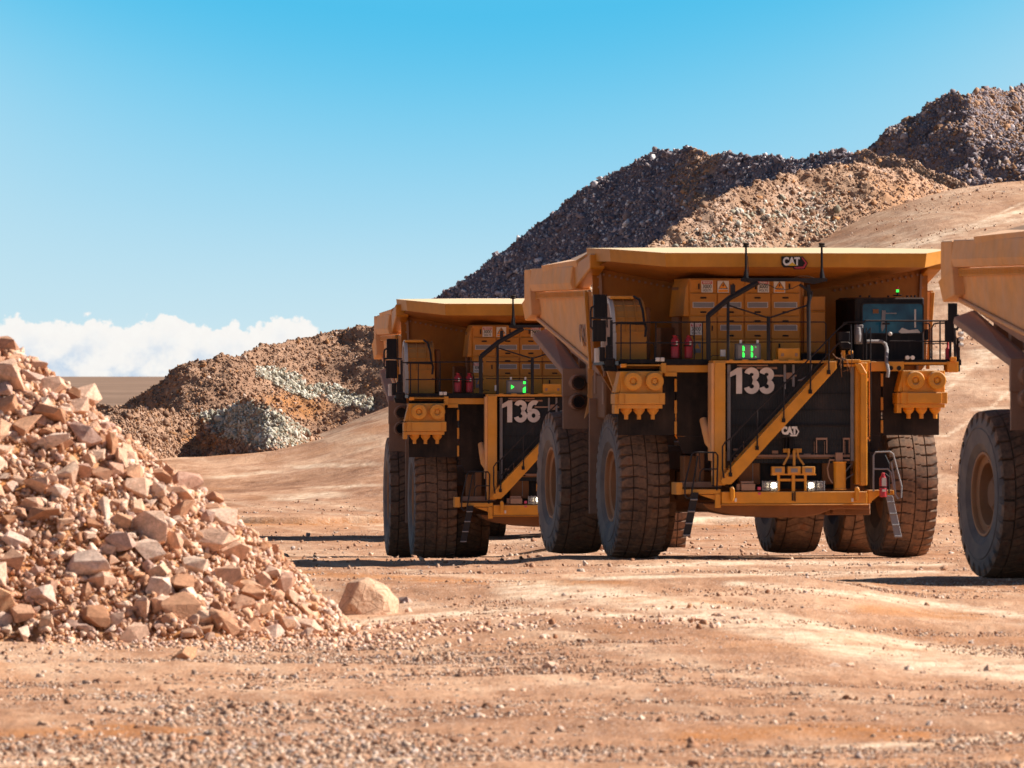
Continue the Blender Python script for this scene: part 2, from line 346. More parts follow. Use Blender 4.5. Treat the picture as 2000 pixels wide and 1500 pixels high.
def gz(x, y):
    """height of the ground at (x, y)"""
    x = np.asarray(x, float); y = np.asarray(y, float)
    d = np.maximum(y, 1.0); px = 1000 + F * x / d
    def prof(tb):
        py = ipx(tb, d); z = CZ - (py - HZ) / F * d
        z = np.where(d < 128, CZ - (1575 - HZ) / F * 128, z)
        return np.where(d > 800, CZ - (866 - HZ) / F * 800 * np.ones_like(d), z)
    w = np.where(d < 290, sstep(px, 640, 1320), sstep(px, 960, 1110)); ww = sstep(d, 284, 300); w = sstep(px, 640, 1320) * (1 - ww) + sstep(px, 960, 1110) * ww; w2 = sstep(px, 1540, 1860)
    z = prof(LEFT_PY) * (1 - w) + (prof(MID_PY) * (1 - w2) + prof(RIGHT_PY) * w2) * w
    ramp = np.clip((d - 470) * 0.06, 0, 18.0)
    rw = np.interp(px, _RX, _RW) * (1 - sstep(d, 1100, 1600))
    z = z + ramp * rw
    # worn edge of an old cut across the floor
    e = 452 + 3 * vnoise(x * 0.12, 0 * x, seed=4) + 1.2 * vnoise(x * 0.6, 0 * x, seed=9)
    z = z - 0.22 * sstep(d, e - 6, e - 1) * (1 - sstep(d, e - 0.3, e + 0.3)) + 0.18 * sstep(d, e - 0.3, e + 0.3) * (1 - sstep(d, e + 6, e + 30))
    return z
def gz1(x, y): return float(gz(np.array([x]), np.array([y]))[0])

def grid_mesh(name, P, mat, attrs=None, smooth=True):
    """P: (n, m, 3) array of points"""
    n, m, _ = P.shape
    me = bpy.data.meshes.new(name)
    V = P.reshape(-1, 3)
    idx = np.arange(n * m).reshape(n, m)
    q = np.stack([idx[:-1, :-1], idx[:-1, 1:], idx[1:, 1:], idx[1:, :-1]], -1).reshape(-1, 4)
    me.vertices.add(len(V)); me.vertices.foreach_set('co', V.astype(np.float32).ravel())
    me.loops.add(q.size); me.loops.foreach_set('vertex_index', q.astype(np.int32).ravel())
    me.polygons.add(len(q)); me.polygons.foreach_set('loop_start', np.arange(0, q.size, 4, dtype=np.int32))
    me.polygons.foreach_set('loop_total', np.full(len(q), 4, dtype=np.int32))
    if smooth: me.polygons.foreach_set('use_smooth', np.ones(len(q), dtype=bool))
    me.update(calc_edges=True)
    for k, v in (attrs or {}).items():
        a = me.attributes.new(k, 'FLOAT', 'POINT'); a.data.foreach_set('value', np.asarray(v, np.float32).ravel())
    me.materials.append(mat)
    o = bpy.data.objects.new(name, me); COL.objects.link(o)
    return o

# ground: one fan-shaped sheet, fine where the lens looks, coarse to the horizon
def band(px, py, pts, w):
    """closeness of picture-plane positions to a wheel track given as a polyline (px, py), half-width w rows"""
    best = np.zeros_like(px)
    for (x0, y0), (x1, y1) in zip(pts[:-1], pts[1:]):
        lo, hi = min(x0, x1), max(x0, x1)
        t = np.clip((px - x0) / (x1 - x0 + 1e-9), 0, 1)
        yc = y0 + t * (y1 - y0)
        inside = sstep(px, lo - 60, lo) * (1 - sstep(px, hi, hi + 60))
        best = np.maximum(best, inside * (1 - sstep(np.abs(py - yc), w * 0.3, w)))
    return best
def build_ground():
    uu = np.concatenate([-np.geomspace(3.2, 0.058, 34), np.linspace(-0.056, 0.056, 620), np.geomspace(0.058, 3.2, 34)])
    dd = np.concatenate([np.linspace(4, 120, 20), np.linspace(124, 300, 800), np.concatenate([np.linspace(300.5, 440, 210), np.linspace(440.3, 462, 75), np.linspace(462.6, 470, 12)]), np.linspace(471.5, 900, 230), np.geomspace(910, 40000, 60)])
    U, D = np.meshgrid(uu, dd)
    X = U * D; Y = D
    Z = gz(X, Y)
    near = 1 - sstep(D, 420, 900)
    # keep the standing ground of the trucks calm
    calm = np.ones_like(X)
    for tx, ty in TRUCK_SPOTS:
        calm *= 1 - 0.85 * (1 - sstep(np.hypot((X - tx) / 8, (Y - ty) / 9), 0.8, 1.4))
    Z = Z + near * calm * (0.05 * fbm(X * 0.25, Y * 0.25, octs=3, seed=21) + 0.022 * fbm(X * 1.4, Y * 1.4, octs=3, seed=31) + 0.03 * np.abs(fbm((X + 0.5 * Y) * 0.5, (Y - 0.3 * X) * 1.1, octs=3, seed=35)))
    Z = Z + sstep(D, 480, 600) * (0.25 * fbm(X * 0.07, Y * 0.05, octs=4, seed=41))* (1 - sstep(D, 3000, 6000))
    PX = 1000 + F * U; PY = HZ - F * (Z - CZ) / D
    pale = np.zeros_like(X)
    for pts, w in (([(1000, 1150), (1200, 1165), (1350, 1195), (1500, 1228), (1650, 1266), (1800, 1290), (2000, 1312)], 30),
                   ([(1300, 1180), (1500, 1200), (1700, 1250), (1850, 1270), (2000, 1278)], 16),
                   ([(1450, 1140), (1700, 1165), (1900, 1190), (2000, 1205)], 8),
                   ([(1250, 1106), (1500, 1098), (1820, 1102)], 6),
                   ([(1150, 1130), (1500, 1121), (1800, 1117)], 5),
                   ([(560, 972), (640, 966)], 9), ([(590, 912), (640, 908)], 5), ([(675, 910), (700, 907)], 4), ([(440, 932), (520, 922)], 4), ([(640, 952), (720, 948)], 3),
                   ([(1345, 1016), (1500, 1014)], 10),
                   ([(1850, 690), (1900, 640), (1960, 560)], 8), ([(1850, 760), (1930, 690), (2000, 600)], 7),
                   ([(1850, 850), (1930, 800), (2000, 740)], 5), ([(1600, 540), (1800, 470), (2000, 410)], 7), ([(1700, 520), (1850, 455), (2000, 425)], 5),
                   ([(1850, 560), (2000, 450)], 10), ([(1860, 735), (1900, 715), (1960, 690)], 6), ([(1600, 520), (1900, 440), (2000, 395)], 3),
                   ([(0, 1490), (300, 1475), (900, 1480)], 10), ([(1500, 1470), (2000, 1440)], 9), ([(700, 1215), (1000, 1190), (1300, 1205)], 8)):
        pale = np.maximum(pale, band(PX, PY, pts, w))
    # wheel-worn streaks that run with the traffic
    tr = fbm((X + 0.12 * Y) * 0.9, Y * 0.012, octs=3, seed=55)
    pale = np.clip(pale * 0.95 + 0.42 * sstep(tr, 0.15, 0.9) * sstep(PY, 1560, 1200) , 0, 1)
    pale = np.clip(pale + 0.5 * sstep(PX, 1500, 1900) * sstep(D, 480, 560) * (1 - sstep(D, 780, 900)) * (0.35 + 0.6 * sstep(fbm((X - 0.18 * Y) * 0.25, Y * 0.01, octs=3, seed=77), -0.2, 0.8)), 0, 1)
    ochre = np.zeros_like(X)
    for pts, w in (([(1340, 1440), (1560, 1425), (1800, 1435)], 22), ([(1700, 1190), (1900, 1205)], 14), ([(1230, 1170), (1400, 1180)], 9), ([(480, 1022), (740, 1020)], 8), ([(1340, 1030), (1500, 1026)], 5),
                   ([(0, 1440), (250, 1425), (420, 1440)], 20), ([(600, 1120), (900, 1135), (1200, 1140)], 8)):
        ochre = np.maximum(ochre, band(PX, PY, pts, w))
    ochre = np.clip(ochre * 0.8 + 0.35 * sstep(fbm(X * 0.25, Y * 0.05, octs=3, seed=91), 0.2, 0.9), 0, 1)
    o = grid_mesh('ground', np.stack([X, Y, Z], -1), M['ground'], {'pale': pale * (1 - sstep(D, 800, 1000)), 'ochre': ochre * (1 - sstep(D, 800, 1000)), 'far': sstep(D, 900, 1400) * (1 - 0.0 * D)})
    tag(o, kind='structure')
TRUCK_SPOTS = [(6.9, 303), (1.1, 358), (17, 255), (1.6, 413)]
build_ground()

# ------------------------------------------------------------------ stones
def hull_mesh(seed, n=14, flat=0.75, name='stone', rough=0.0):
    rr = np.random.default_rng(seed)
    bm = bmesh.new()
    p = rr.normal(size=(n, 3)); p /= np.linalg.norm(p, axis=1)[:, None]
    p *= rr.uniform(0.80, 1.0, (n, 1)) * (1 / np.max(np.abs(p), axis=1)[:, None]) ** 0.6; p *= np.array([1.0, rr.uniform(0.65, 0.95), flat * rr.uniform(0.75, 1.1)])
    for q in p: bm.verts.new(q)
    bmesh.ops.convex_hull(bm, input=bm.verts)
    for v in [v for v in bm.verts if not v.link_faces]: bm.verts.remove(v)
    if rough > 0:
        bmesh.ops.bevel(bm, geom=list(bm.edges), offset=0.025, segments=1, affect='EDGES', clamp_overlap=True)
        bmesh.ops.triangulate(bm, faces=bm.faces)
        bmesh.ops.subdivide_edges(bm, edges=[e for e in bm.edges if e.calc_length() > 0.22], cuts=2, use_grid_fill=True)
        bmesh.ops.triangulate(bm, faces=bm.faces)
        for v in bm.verts:
            c = v.co
            k = mnoise.noise(c * 2.3 + Vector((seed, 0, 0))) * 0.6 + mnoise.noise(c * 6.1 + Vector((0, seed, 0))) * 0.35
            v.co = c * (1 + rough * k)
    else:
        bmesh.ops.triangulate(bm, faces=bm.faces)
    return bm
STONE_BASE = []
for s_ in range(14):
    b_ = hull_mesh(100 + s_, 11 if s_ % 2 else 14)
    b_.verts.ensure_lookup_table(); b_.verts.index_update()
    STONE_BASE.append((np.array([v.co[:] for v in b_.verts]), np.array([[v.index for v in f.verts] for f in b_.faces])))
    b_.free()
def stones(name, P, S, mat, tint=None, label=None, group=None, sink=0.25, flat=None):
    """one mesh of many small stones at points P with half-sizes S"""
    n = len(P); VV = []; FF = []; TT = []; off = 0
    tint = RNG.uniform(0.01, 1, n) if tint is None else np.clip(tint, 0.01, 1)
    kind = RNG.integers(0, len(STONE_BASE), n)
    for k, (bv, bf) in enumerate(STONE_BASE):
        ids = np.nonzero(kind == k)[0]
        if len(ids) == 0: continue
        m = len(ids)
        q = RNG.normal(size=(m, 4)); q /= np.linalg.norm(q, axis=1)[:, None]
        if flat: q[:, 1:3] *= 0.35; q /= np.linalg.norm(q, axis=1)[:, None]
        w, x, y, z = q.T
        R = np.stack([np.stack([1 - 2 * (y * y + z * z), 2 * (x * y - z * w), 2 * (x * z + y * w)], -1),
                      np.stack([2 * (x * y + z * w), 1 - 2 * (x * x + z * z), 2 * (y * z - x * w)], -1),
                      np.stack([2 * (x * z - y * w), 2 * (y * z + x * w), 1 - 2 * (x * x + y * y)], -1)], -2)
        v = bv[None] * (S[ids][:, None, None] * RNG.uniform(0.7, 1.15, (m, 1, 3)))
        v = np.einsum('mij,mkj->mki', R, v)
        c = P[ids].copy(); c[:, 2] += S[ids] * (0.55 - sink)
        v = v + c[:, None, :]
        f = bf[None] + (np.arange(m) * len(bv))[:, None, None] + off
        off += m * len(bv)
        VV.append(v.reshape(-1, 3)); FF.append(f.reshape(-1, 3)); TT.append(np.repeat(tint[ids], len(bv)))
    V = np.concatenate(VV); Fc = np.concatenate(FF); T = np.concatenate(TT)
    me = bpy.data.meshes.new(name)
    me.vertices.add(len(V)); me.vertices.foreach_set('co', V.astype(np.float32).ravel())
    me.loops.add(Fc.size); me.loops.foreach_set('vertex_index', Fc.astype(np.int32).ravel())
    me.polygons.add(len(Fc)); me.polygons.foreach_set('loop_start', np.arange(0, Fc.size, 3, dtype=np.int32)); me.polygons.foreach_set('loop_total', np.full(len(Fc), 3, dtype=np.int32))
    me.update(calc_edges=True)
    a = me.attributes.new('tint', 'FLOAT', 'POINT'); a.data.foreach_set('value', T.astype(np.float32))
    me.materials.append(mat)
    o = bpy.data.objects.new(name, me); COL.objects.link(o)
    return tag(o, label, None, group, 'stuff')

def sizes(n, med, sg, lo, hi): return np.clip(np.exp(RNG.normal(math.log(med), sg, n)), lo, hi)
# gravel strewn over the floor, denser towards the foot of the rock pile and in the foreground
def build_gravel():
    n = 620000
    d = 1.0 / RNG.uniform(1 / 300.0, 1 / 126.0, n)
    u = RNG.uniform(-0.052, 0.052, n)
    x = u * d; px = 1000 + F * u
    patch = fbm(x * 0.35, d * 0.10, octs=3, seed=5)
    toe = np.exp(-((px - 650) / 700.0) ** 2)
    py = HZ + F * (CZ - gz(x, d)) / d
    fore = sstep(py, 1180, 1330)
    lane = band(px, py, [(1050, 1150), (1200, 1165), (1350, 1195), (1500, 1228), (1650, 1266), (1800, 1290), (2000, 1312)], 44)
    dens = np.clip((0.40 + 0.45 * toe + 0.50 * patch) * (0.16 + 0.84 * fore) * (1 - 0.9 * lane), 0.02, 1)
    keep = RNG.uniform(0, 1, n) < dens
    x, d, px = x[keep], d[keep], px[keep]; n = len(x)
    s = np.exp(RNG.normal(math.log(0.016), 0.6, n)) * (0.8 + 0.5 * np.exp(-((px - 500) / 500.0) ** 2))
    s = np.clip(s, 0.007, 0.12)
    P = np.stack([x, d, gz(x, d)], -1)
    stones('gravel', P, s, M['gravel'], label='small broken stones strewn over the orange haul floor', sink=0.55)
    # bigger half-buried stones of the foreground, in loose clusters
    n = 26000
    d = 1.0 / RNG.uniform(1 / 205.0, 1 / 127.0, n); x = RNG.uniform(-0.052, 0.052, n) * d; px = 1000 + F * x / d
    cl = fbm(x * 0.5, d * 0.16, octs=3, seed=205)
    lane = band(px, HZ + F * (CZ - gz(x, d)) / d, [(1050, 1150), (1200, 1165), (1350, 1195), (1500, 1228), (1650, 1266), (1800, 1290), (2000, 1312)], 60)
    keep = RNG.uniform(0, 1, n) < np.clip((0.10 + 0.55 * sstep(cl, -0.1, 0.7)) * (1 - lane) * (0.45 + 0.55 * sstep(px, 1300, 500)), 0, 1)
    x, d = x[keep], d[keep]
    stones('gravel', np.stack([x, d, gz(x, d)], -1), sizes(len(x), 0.034, 0.42, 0.018, 0.10), M['rock'], label='larger half buried stones clustered over the foreground floor', sink=0.75)
    # grit of the middle distance
    n = 170000
    d = RNG.uniform(185, 300, n); x = RNG.uniform(-0.050, 0.050, n) * d; px = 1000 + F * x / d
    cl = fbm(x * 0.3, d * 0.07, octs=3, seed=305)
    lane = band(px, HZ + F * (CZ - gz(x, d)) / d, [(1050, 1150), (1200, 1165), (1350, 1195), (1500, 1228), (1650, 1266), (1800, 1290), (2000, 1312)], 50)
    keep = RNG.uniform(0, 1, n) < np.clip((0.22 + 0.75 * sstep(cl, -0.2, 0.8)) * (1 - 0.92 * lane), 0, 1)
    x, d = x[keep], d[keep]
    stones('gravel', np.stack([x, d, gz(x, d)], -1), sizes(len(x), 0.017, 0.5, 0.009, 0.09), M['gravel'], label='fine grit between the foreground and the trucks', sink=0.55)
    # stones shed along the haul ramp
    n = 16000
    d = RNG.uniform(490, 775, n); x = RNG.uniform(0.020, 0.050, n) * d
    cl = fbm((x - 0.18 * d) * 0.35, d * 0.02, octs=3, seed=405); keep = RNG.uniform(0, 1, n) < np.clip(0.12 + 0.6 * sstep(cl, 0.0, 0.9), 0, 1); x, d = x[keep], d[keep]
    stones('gravel', np.stack([x, d, gz(x, d)], -1), sizes(len(x), 0.045, 0.5, 0.02, 0.22), M['gravel'], label='stones shed along the haul ramp at the right')
    n = 9000
    d = RNG.uniform(270, 520, n); u = RNG.uniform(-0.03, 0.05, n); x = u * d
    ok = np.ones(n, bool)
    for tx, ty in TRUCK_SPOTS: ok &= np.hypot((x - tx) / 7, (d - ty) / 8) > 1
    x, d = x[ok], d[ok]
    s = np.clip(np.exp(RNG.normal(math.log(0.035), 0.5, len(x))), 0.015, 0.16)
    stones('pebbles', np.stack([x, d, gz(x, d)], -1), s, M['gravel'], label='sparse pebbles on the floor round the trucks')
build_gravel()

# ------------------------------------------------------------------ waste hills
def plane_d(px, py, p0, n):
    """depth at which the ray of (px, py) meets the plane through the point seen at p0=(px,py,d) with normal n"""
    X0 = np.array([(p0[0] - 1000) / F * p0[2], p0[2], CZ - (p0[1] - HZ) / F * p0[2]])
    ux, uz = (px - 1000) / F, -(py - HZ) / F
    return (np.dot(n, X0) - n[2] * CZ) / (n[0] * ux + n[1] + n[2] * uz)
def hill(name, pxs, rows, nsub, mat, amp, seed, attrs=None, fscale=0.35):
    """rows: list of (py array, depth array) from behind the crest to the foot; lofted and roughened"""
    P = []; Q = []
    for k in range(len(rows) - 1):
        (a, da), (b, db) = rows[k], rows[k + 1]
        za = CZ - (a - HZ) / F * da; zb = CZ - (b - HZ) / F * db
        xa = (pxs - 1000) / F * da; xb = (pxs - 1000) / F * db
        for t in np.linspace(0, 1, nsub[k], endpoint=(k == len(rows) - 2)):
            P.append(np.stack([xa + (xb - xa) * t, da + (db - da) * t, za + (zb - za) * t], -1))
    P = np.array(P)
    x, y, z = P[..., 0], P[..., 1], P[..., 2]
    w = np.minimum(1.0, (np.arange(len(P)) / 3.0))[:, None]
    dsp = amp * fbm(x * fscale, y * fscale, z * fscale, octs=5, seed=seed, gain=0.55)
    P[..., 2] += dsp * 0.8 * w; P[..., 1] -= dsp * 0.9 * w; P[..., 0] -= dsp * 0.3 * w
    PX = 1000 + F * P[..., 0] / P[..., 1]; PY = HZ - F * (P[..., 2] - CZ) / P[..., 1]
    at = attrs(PX, PY, P) if attrs else {}
    o = grid_mesh(name, P, mat, at, smooth=True)
    tag(o, kind='structure')
    return P, PX, PY
def scatter(P, n, rows=None):
    """random points on a lofted grid, weighted by area"""
    A = P[:-1, :-1]; B = P[:-1, 1:]; C = P[1:, :-1]; D = P[1:, 1:]
    ar = np.linalg.norm(np.cross(B - A, C - A), axis=-1)
    if rows: m = np.zeros_like(ar); m[rows[0]:rows[1]] = 1; ar = ar * m
    pr = (ar / ar.sum()).ravel()
    id_ = RNG.choice(len(pr), n, p=pr); i, j = np.unravel_index(id_, ar.shape)
    s, t = RNG.uniform(0, 1, (2, n, 1))
    return (A[i, j] * (1 - s) * (1 - t) + B[i, j] * s * (1 - t) + C[i, j] * (1 - s) * t + D[i, j] * s * t)

def build_hills():
    # A: tall grey dump, turned away from the sun
    pxs = np.arange(760, 1990, 3.5)
    sky = ipx([(760, 640), (850, 577), (900, 547), (1000, 474), (1100, 400), (1200, 334), (1250, 309), (1290, 296), (1350, 292), (1400, 303), (1500, 303), (1560, 313), (1600, 300), (1640, 293), (1700, 298), (1760, 312), (1830, 337), (1900, 370), (1940, 384), (1990, 400)], pxs)
    spur = ipx([(760, 800), (850, 745), (950, 650), (1040, 582), (1150, 528), (1230, 488), (1300, 459), (1330, 434), (1400, 382), (1480, 354), (1560, 340), (1640, 326), (1700, 322), (1760, 330), (1830, 352), (1900, 376), (1940, 388), (1990, 400)], pxs)
    nd = np.array([-0.60, -0.27, 0.75]); p0 = (1200, 330, 862)
    dsky = plane_d(pxs, sky, p0, nd); low = spur + 110; dlow = plane_d(pxs, low, p0, nd)
    dback = dsky + 30; pyb = HZ - F * ((CZ - (sky - HZ) / F * dsky) - 12.0 - CZ) / dback
    def at(PX, PY, P):
        return {'pale': 0 * PX, 'ochre': 0.75 * sstep(fbm(P[..., 0] * 0.15, P[..., 2] * 0.2, octs=3, seed=3), 0.0, 0.5) * sstep(PX, 1290, 1400) + 0.8 * sstep(PX, 1640, 1700)}
    P, PX, PY = hill('hill', pxs, [(pyb, dback), (sky, dsky), (low, dlow)], [8, 110], M['hilldark'], 0.38, 12, at)
    q = scatter(P, 60000, (6, 117)); px = 1000 + F * q[:, 0] / q[:, 1]
    redz = (px > 1290) & (fbm(q[:, 0] * 0.15, q[:, 2] * 0.2, octs=3, seed=3) + (px - 1500) / 400 > 0.05)
    stones('rubble', q[~redz], sizes((~redz).sum(), 0.075, 0.6, 0.03, 0.45), M['darkrock'], label='grey boulders covering the shaded face of the tall dump')
    stones('rubble', q[redz], sizes(redz.sum(), 0.06, 0.6, 0.03, 0.4), M['brownrock'], label='brown boulders along the upper right crest of the tall dump')
    # A2: nearer sunlit bank that carries the haul ramp's edge
    pxs = np.arange(1000, 2000, 3.0)
    crest = np.interp(pxs, np.arange(760, 1990, 3.5), spur)
    dc = np.interp(pxs, [1000, 1200, 1560, 1940, 2000], [738, 752, 775, 786, 787])
    foot = ipx([(1000, 700), (1250, 640), (1400, 600), (1600, 530), (1700, 485), (1790, 445), (1930, 425), (2000, 430)], pxs)
    foot = np.maximum(foot, crest + 14)
    zc = CZ - (crest - HZ) / F * dc
    df = dc - (zc - (CZ - (foot - HZ) / F * dc)) / 0.50
    dback = dc + 14; pyb = HZ - F * (zc - 9.0 - CZ) / dback
    def atb(PX, PY, P):
        n_ = fbm(P[..., 0] * 0.3, P[..., 2] * 0.3, seed=8)
        return {'pale': 0.5 * sstep(n_, -0.2, 0.6), 'ochre': np.clip(0.05 + 0.5 * sstep(PX, 1640, 1750) + 0.3 * n_, 0, 1)}
    P, PX, PY = hill('hill', pxs, [(pyb, dback), (crest, dc), (foot, df)], [6, 80], M['hillbrown'], 0.45, 19, atb)
    q = scatter(P, 26000, (4, 85))
    stones('rubble', q, sizes(len(q), 0.055, 0.65, 0.025, 0.38), M['brownrock'], label='tan boulders scattered over the sunlit bank below the tall dump')
    q = scatter(P, 1400, (20, 70)); px = 1000 + F * q[:, 0] / q[:, 1]; q = q[px < 1640]
    stones('rubble', q, sizes(len(q), 0.12, 0.5, 0.05, 0.42), M['greenrock'], label='pale grey stones dotted over the sunlit bank')
    # B: higher dump at the right edge
    pxs = np.arange(1660, 2130, 3.0)
    sky = ipx([(1660, 315), (1700, 290), (1740, 253), (1790, 217), (1840, 186), (1855, 182), (1880, 195), (1900, 188), (1930, 180), (1960, 180), (2000, 171), (2060, 152), (2130, 150)], pxs)
    mid = ipx([(1660, 345), (1700, 340), (1760, 345), (1820, 330), (1860, 305), (1895, 284), (1930, 292), (2000, 305), (2060, 312), (2130, 315)], pxs)
    foot = np.full_like(pxs, 440.0)
    nd = np.array([-0.55, -0.42, 0.72]); dsky = plane_d(pxs, sky, (1800, 210, 925), nd)
    dsky = np.where(pxs > 1885, np.interp(1885, pxs, dsky) + (pxs - 1885) * 0.13 * sstep(pxs, 1885, 1920), dsky)
    dmid = plane_d(pxs, mid, (1800, 210, 925), nd)
    dmid = np.where(pxs > 1885, np.interp(1885, pxs, dmid) - (pxs - 1885) * 0.02, dmid)
    dfoot = dmid - (foot - mid) / F * dmid / 0.62
    dback = dsky + 40; pyb = HZ - F * ((CZ - (sky - HZ) / F * dsky) - 14 - CZ) / dback
    def at2(PX, PY, P):
        return {'pale': 0.0 * PX, 'ochre': 0.75 * sstep(PX, 1880, 1900) * sstep(PY, 222, 240) * sstep(PY, 275, 262) + 0.5 * sstep(fbm(P[..., 0] * 0.2, P[..., 2] * 0.2, seed=33), 0.2, 0.8)}
    P, PX, PY = hill('hill', pxs, [(pyb, dback), (sky, dsky), (mid, dmid), (foot, dfoot)], [8, 60, 50], M['hilldark'], 0.7, 62, at2, fscale=0.28)
    q = scatter(P, 26000, (6, 112))
    stones('rubble', q, sizes(len(q), 0.08, 0.6, 0.04, 0.5), M['darkrock'], tint=np.clip(RNG.uniform(0.1, 0.9, len(q)), 0, 1), label='purple grey boulders on the highest dump at the right edge')
    q = scatter(P, 14000, (6, 112))
    stones('rubble', q, sizes(len(q), 0.09, 0.55, 0.04, 0.5), M['windrock'], label='brown boulders mixed into the slope of the highest dump')
    # C: brown windrow left of the trucks
    pxs = np.arange(215, 1040, 2.6)
    sky = ipx([(215, 812), (240, 797), (270, 768), (300, 746), (330, 722), (355, 708), (380, 702), (420, 701), (480, 685), (560, 671), (600, 660), (640, 652), (700, 643), (745, 642), (860, 645), (1040, 700)], pxs)
    foot = ipx([(215, 840), (300, 850), (400, 865), (600, 880), (700, 850), (745, 830), (1040, 830)], pxs)
    dsky = 700 + 5 * np.sin(pxs * 0.012) + (pxs - 215) * 0.012
    zs = CZ - (sky - HZ) / F * dsky
    dft = dsky - (zs - (CZ - (foot - HZ) / F * dsky)) / 0.38
    dback = dsky + 14; pyb = HZ - F * (np.minimum(zs - 8, -1) - CZ) / dback
    def at3(PX, PY, P):
        oc = sstep(np.hypot((PX - 570) / 90, (PY - 790) / 34), 1.2, 0.4) * 0.9
        return {'pale': 0 * PX, 'ochre': np.clip(oc + 0.5 * sstep(fbm(P[..., 0] * 0.25, P[..., 2] * 0.3, seed=14), 0.1, 0.8), 0, 1)}
    P, PX, PY = hill('hill', pxs, [(pyb, dback), (sky, dsky), (foot, dft)], [8, 90], M['windsoil'], 0.38, 31, at3, fscale=0.4)
    q = scatter(P, 30000, (6, 98)); px = 1000 + F * q[:, 0] / q[:, 1]; py = HZ - F * (q[:, 2] - CZ) / q[:, 1]
    g = (np.abs(py - ipx([(520, 735), (620, 765), (700, 785)], px)) < 14 + 10 * vnoise(px / 30, py / 30)) & (px > 505) & (px < 725)
    g &= RNG.uniform(0, 1, len(px)) < 0.95
    stones('rubble', q[~g], sizes((~g).sum(), 0.048, 0.6, 0.02, 0.32), M['windrock'], label='brown stones covering the long windrow behind the haul floor')
    q2 = scatter(P, 60000, (6, 98)); px = 1000 + F * q2[:, 0] / q2[:, 1]; py = HZ - F * (q2[:, 2] - CZ) / q2[:, 1]
    g2 = (np.abs(py - ipx([(505, 728), (560, 745), (620, 765), (720, 788)], px)) < 15 + 8 * vnoise(px / 30, py / 30)) & (px > 500) & (px < 730)
    stones('rubble', q2[g2], sizes(g2.sum(), 0.075, 0.5, 0.03, 0.30), M['greenrock'], label='strip of grey green rock spilled across the brown windrow')
    # D: low heap in front with grey-green spill
    pxs = np.arange(20, 760, 2.4)
    sky = ipx([(20, 760), (60, 740), (85, 738), (110, 752), (150, 778), (200, 790), (300, 803), (380, 806), (430, 800), (480, 782), (520, 790), (560, 812), (620, 850), (680, 868), (760, 872)], pxs)
    foot = ipx([(20, 900), (200, 890), (300, 895), (420, 898), (520, 890), (620, 880), (760, 885)], pxs) + 4
    dsky = 648 + 4 * np.sin(pxs * 0.02)
    zs = CZ - (sky - HZ) / F * dsky
    dft = dsky - (zs - (CZ - (foot - HZ) / F * dsky)) / 0.5
    dback = dsky + 12; pyb = HZ - F * (np.minimum(zs - 4, -1.0) - CZ) / dback
    def at4(PX, PY, P):
        oc = sstep(np.hypot((PX - 400) / 60, (PY - 855) / 26), 1.3, 0.5)
        return {'pale': 0 * PX, 'ochre': np.clip(oc, 0, 1)}
    P, PX, PY = hill('hill', pxs, [(pyb, dback), (sky, dsky), (foot, dft)], [6, 60], M['windsoil'], 0.32, 71, at4, fscale=0.5)
    q = scatter(P, 18000, (5, 66)); px = 1000 + F * q[:, 0] / q[:, 1]; py = HZ - F * (q[:, 2] - CZ) / q[:, 1]
    g = sstep(np.hypot((px - 490 - (py - 830) * 1.2) / 95, (py - 830) / 48), 1.15, 0.7) > RNG.uniform(0, 1, len(px))
    a = (~g)
    stones('rubble', q[a], sizes(a.sum(), 0.055, 0.6, 0.02, 0.4), M['windrock'], label='brown mixed stones on the low heap beyond the rock pile')
    q = scatter(P, 26000, (5, 66)); px = 1000 + F * q[:, 0] / q[:, 1]; py = HZ - F * (q[:, 2] - CZ) / q[:, 1]
    g = sstep(np.hypot((px - 490 - (py - 830) * 1.2) / 100, (py - 830) / 50), 1.1, 0.75) > RNG.uniform(0, 1, len(px))
    stones('rubble', q[g], sizes(g.sum(), 0.065, 0.55, 0.03, 0.42), M['greenrock'], label='grey green crushed rock spilling off the low heap')
build_hills()

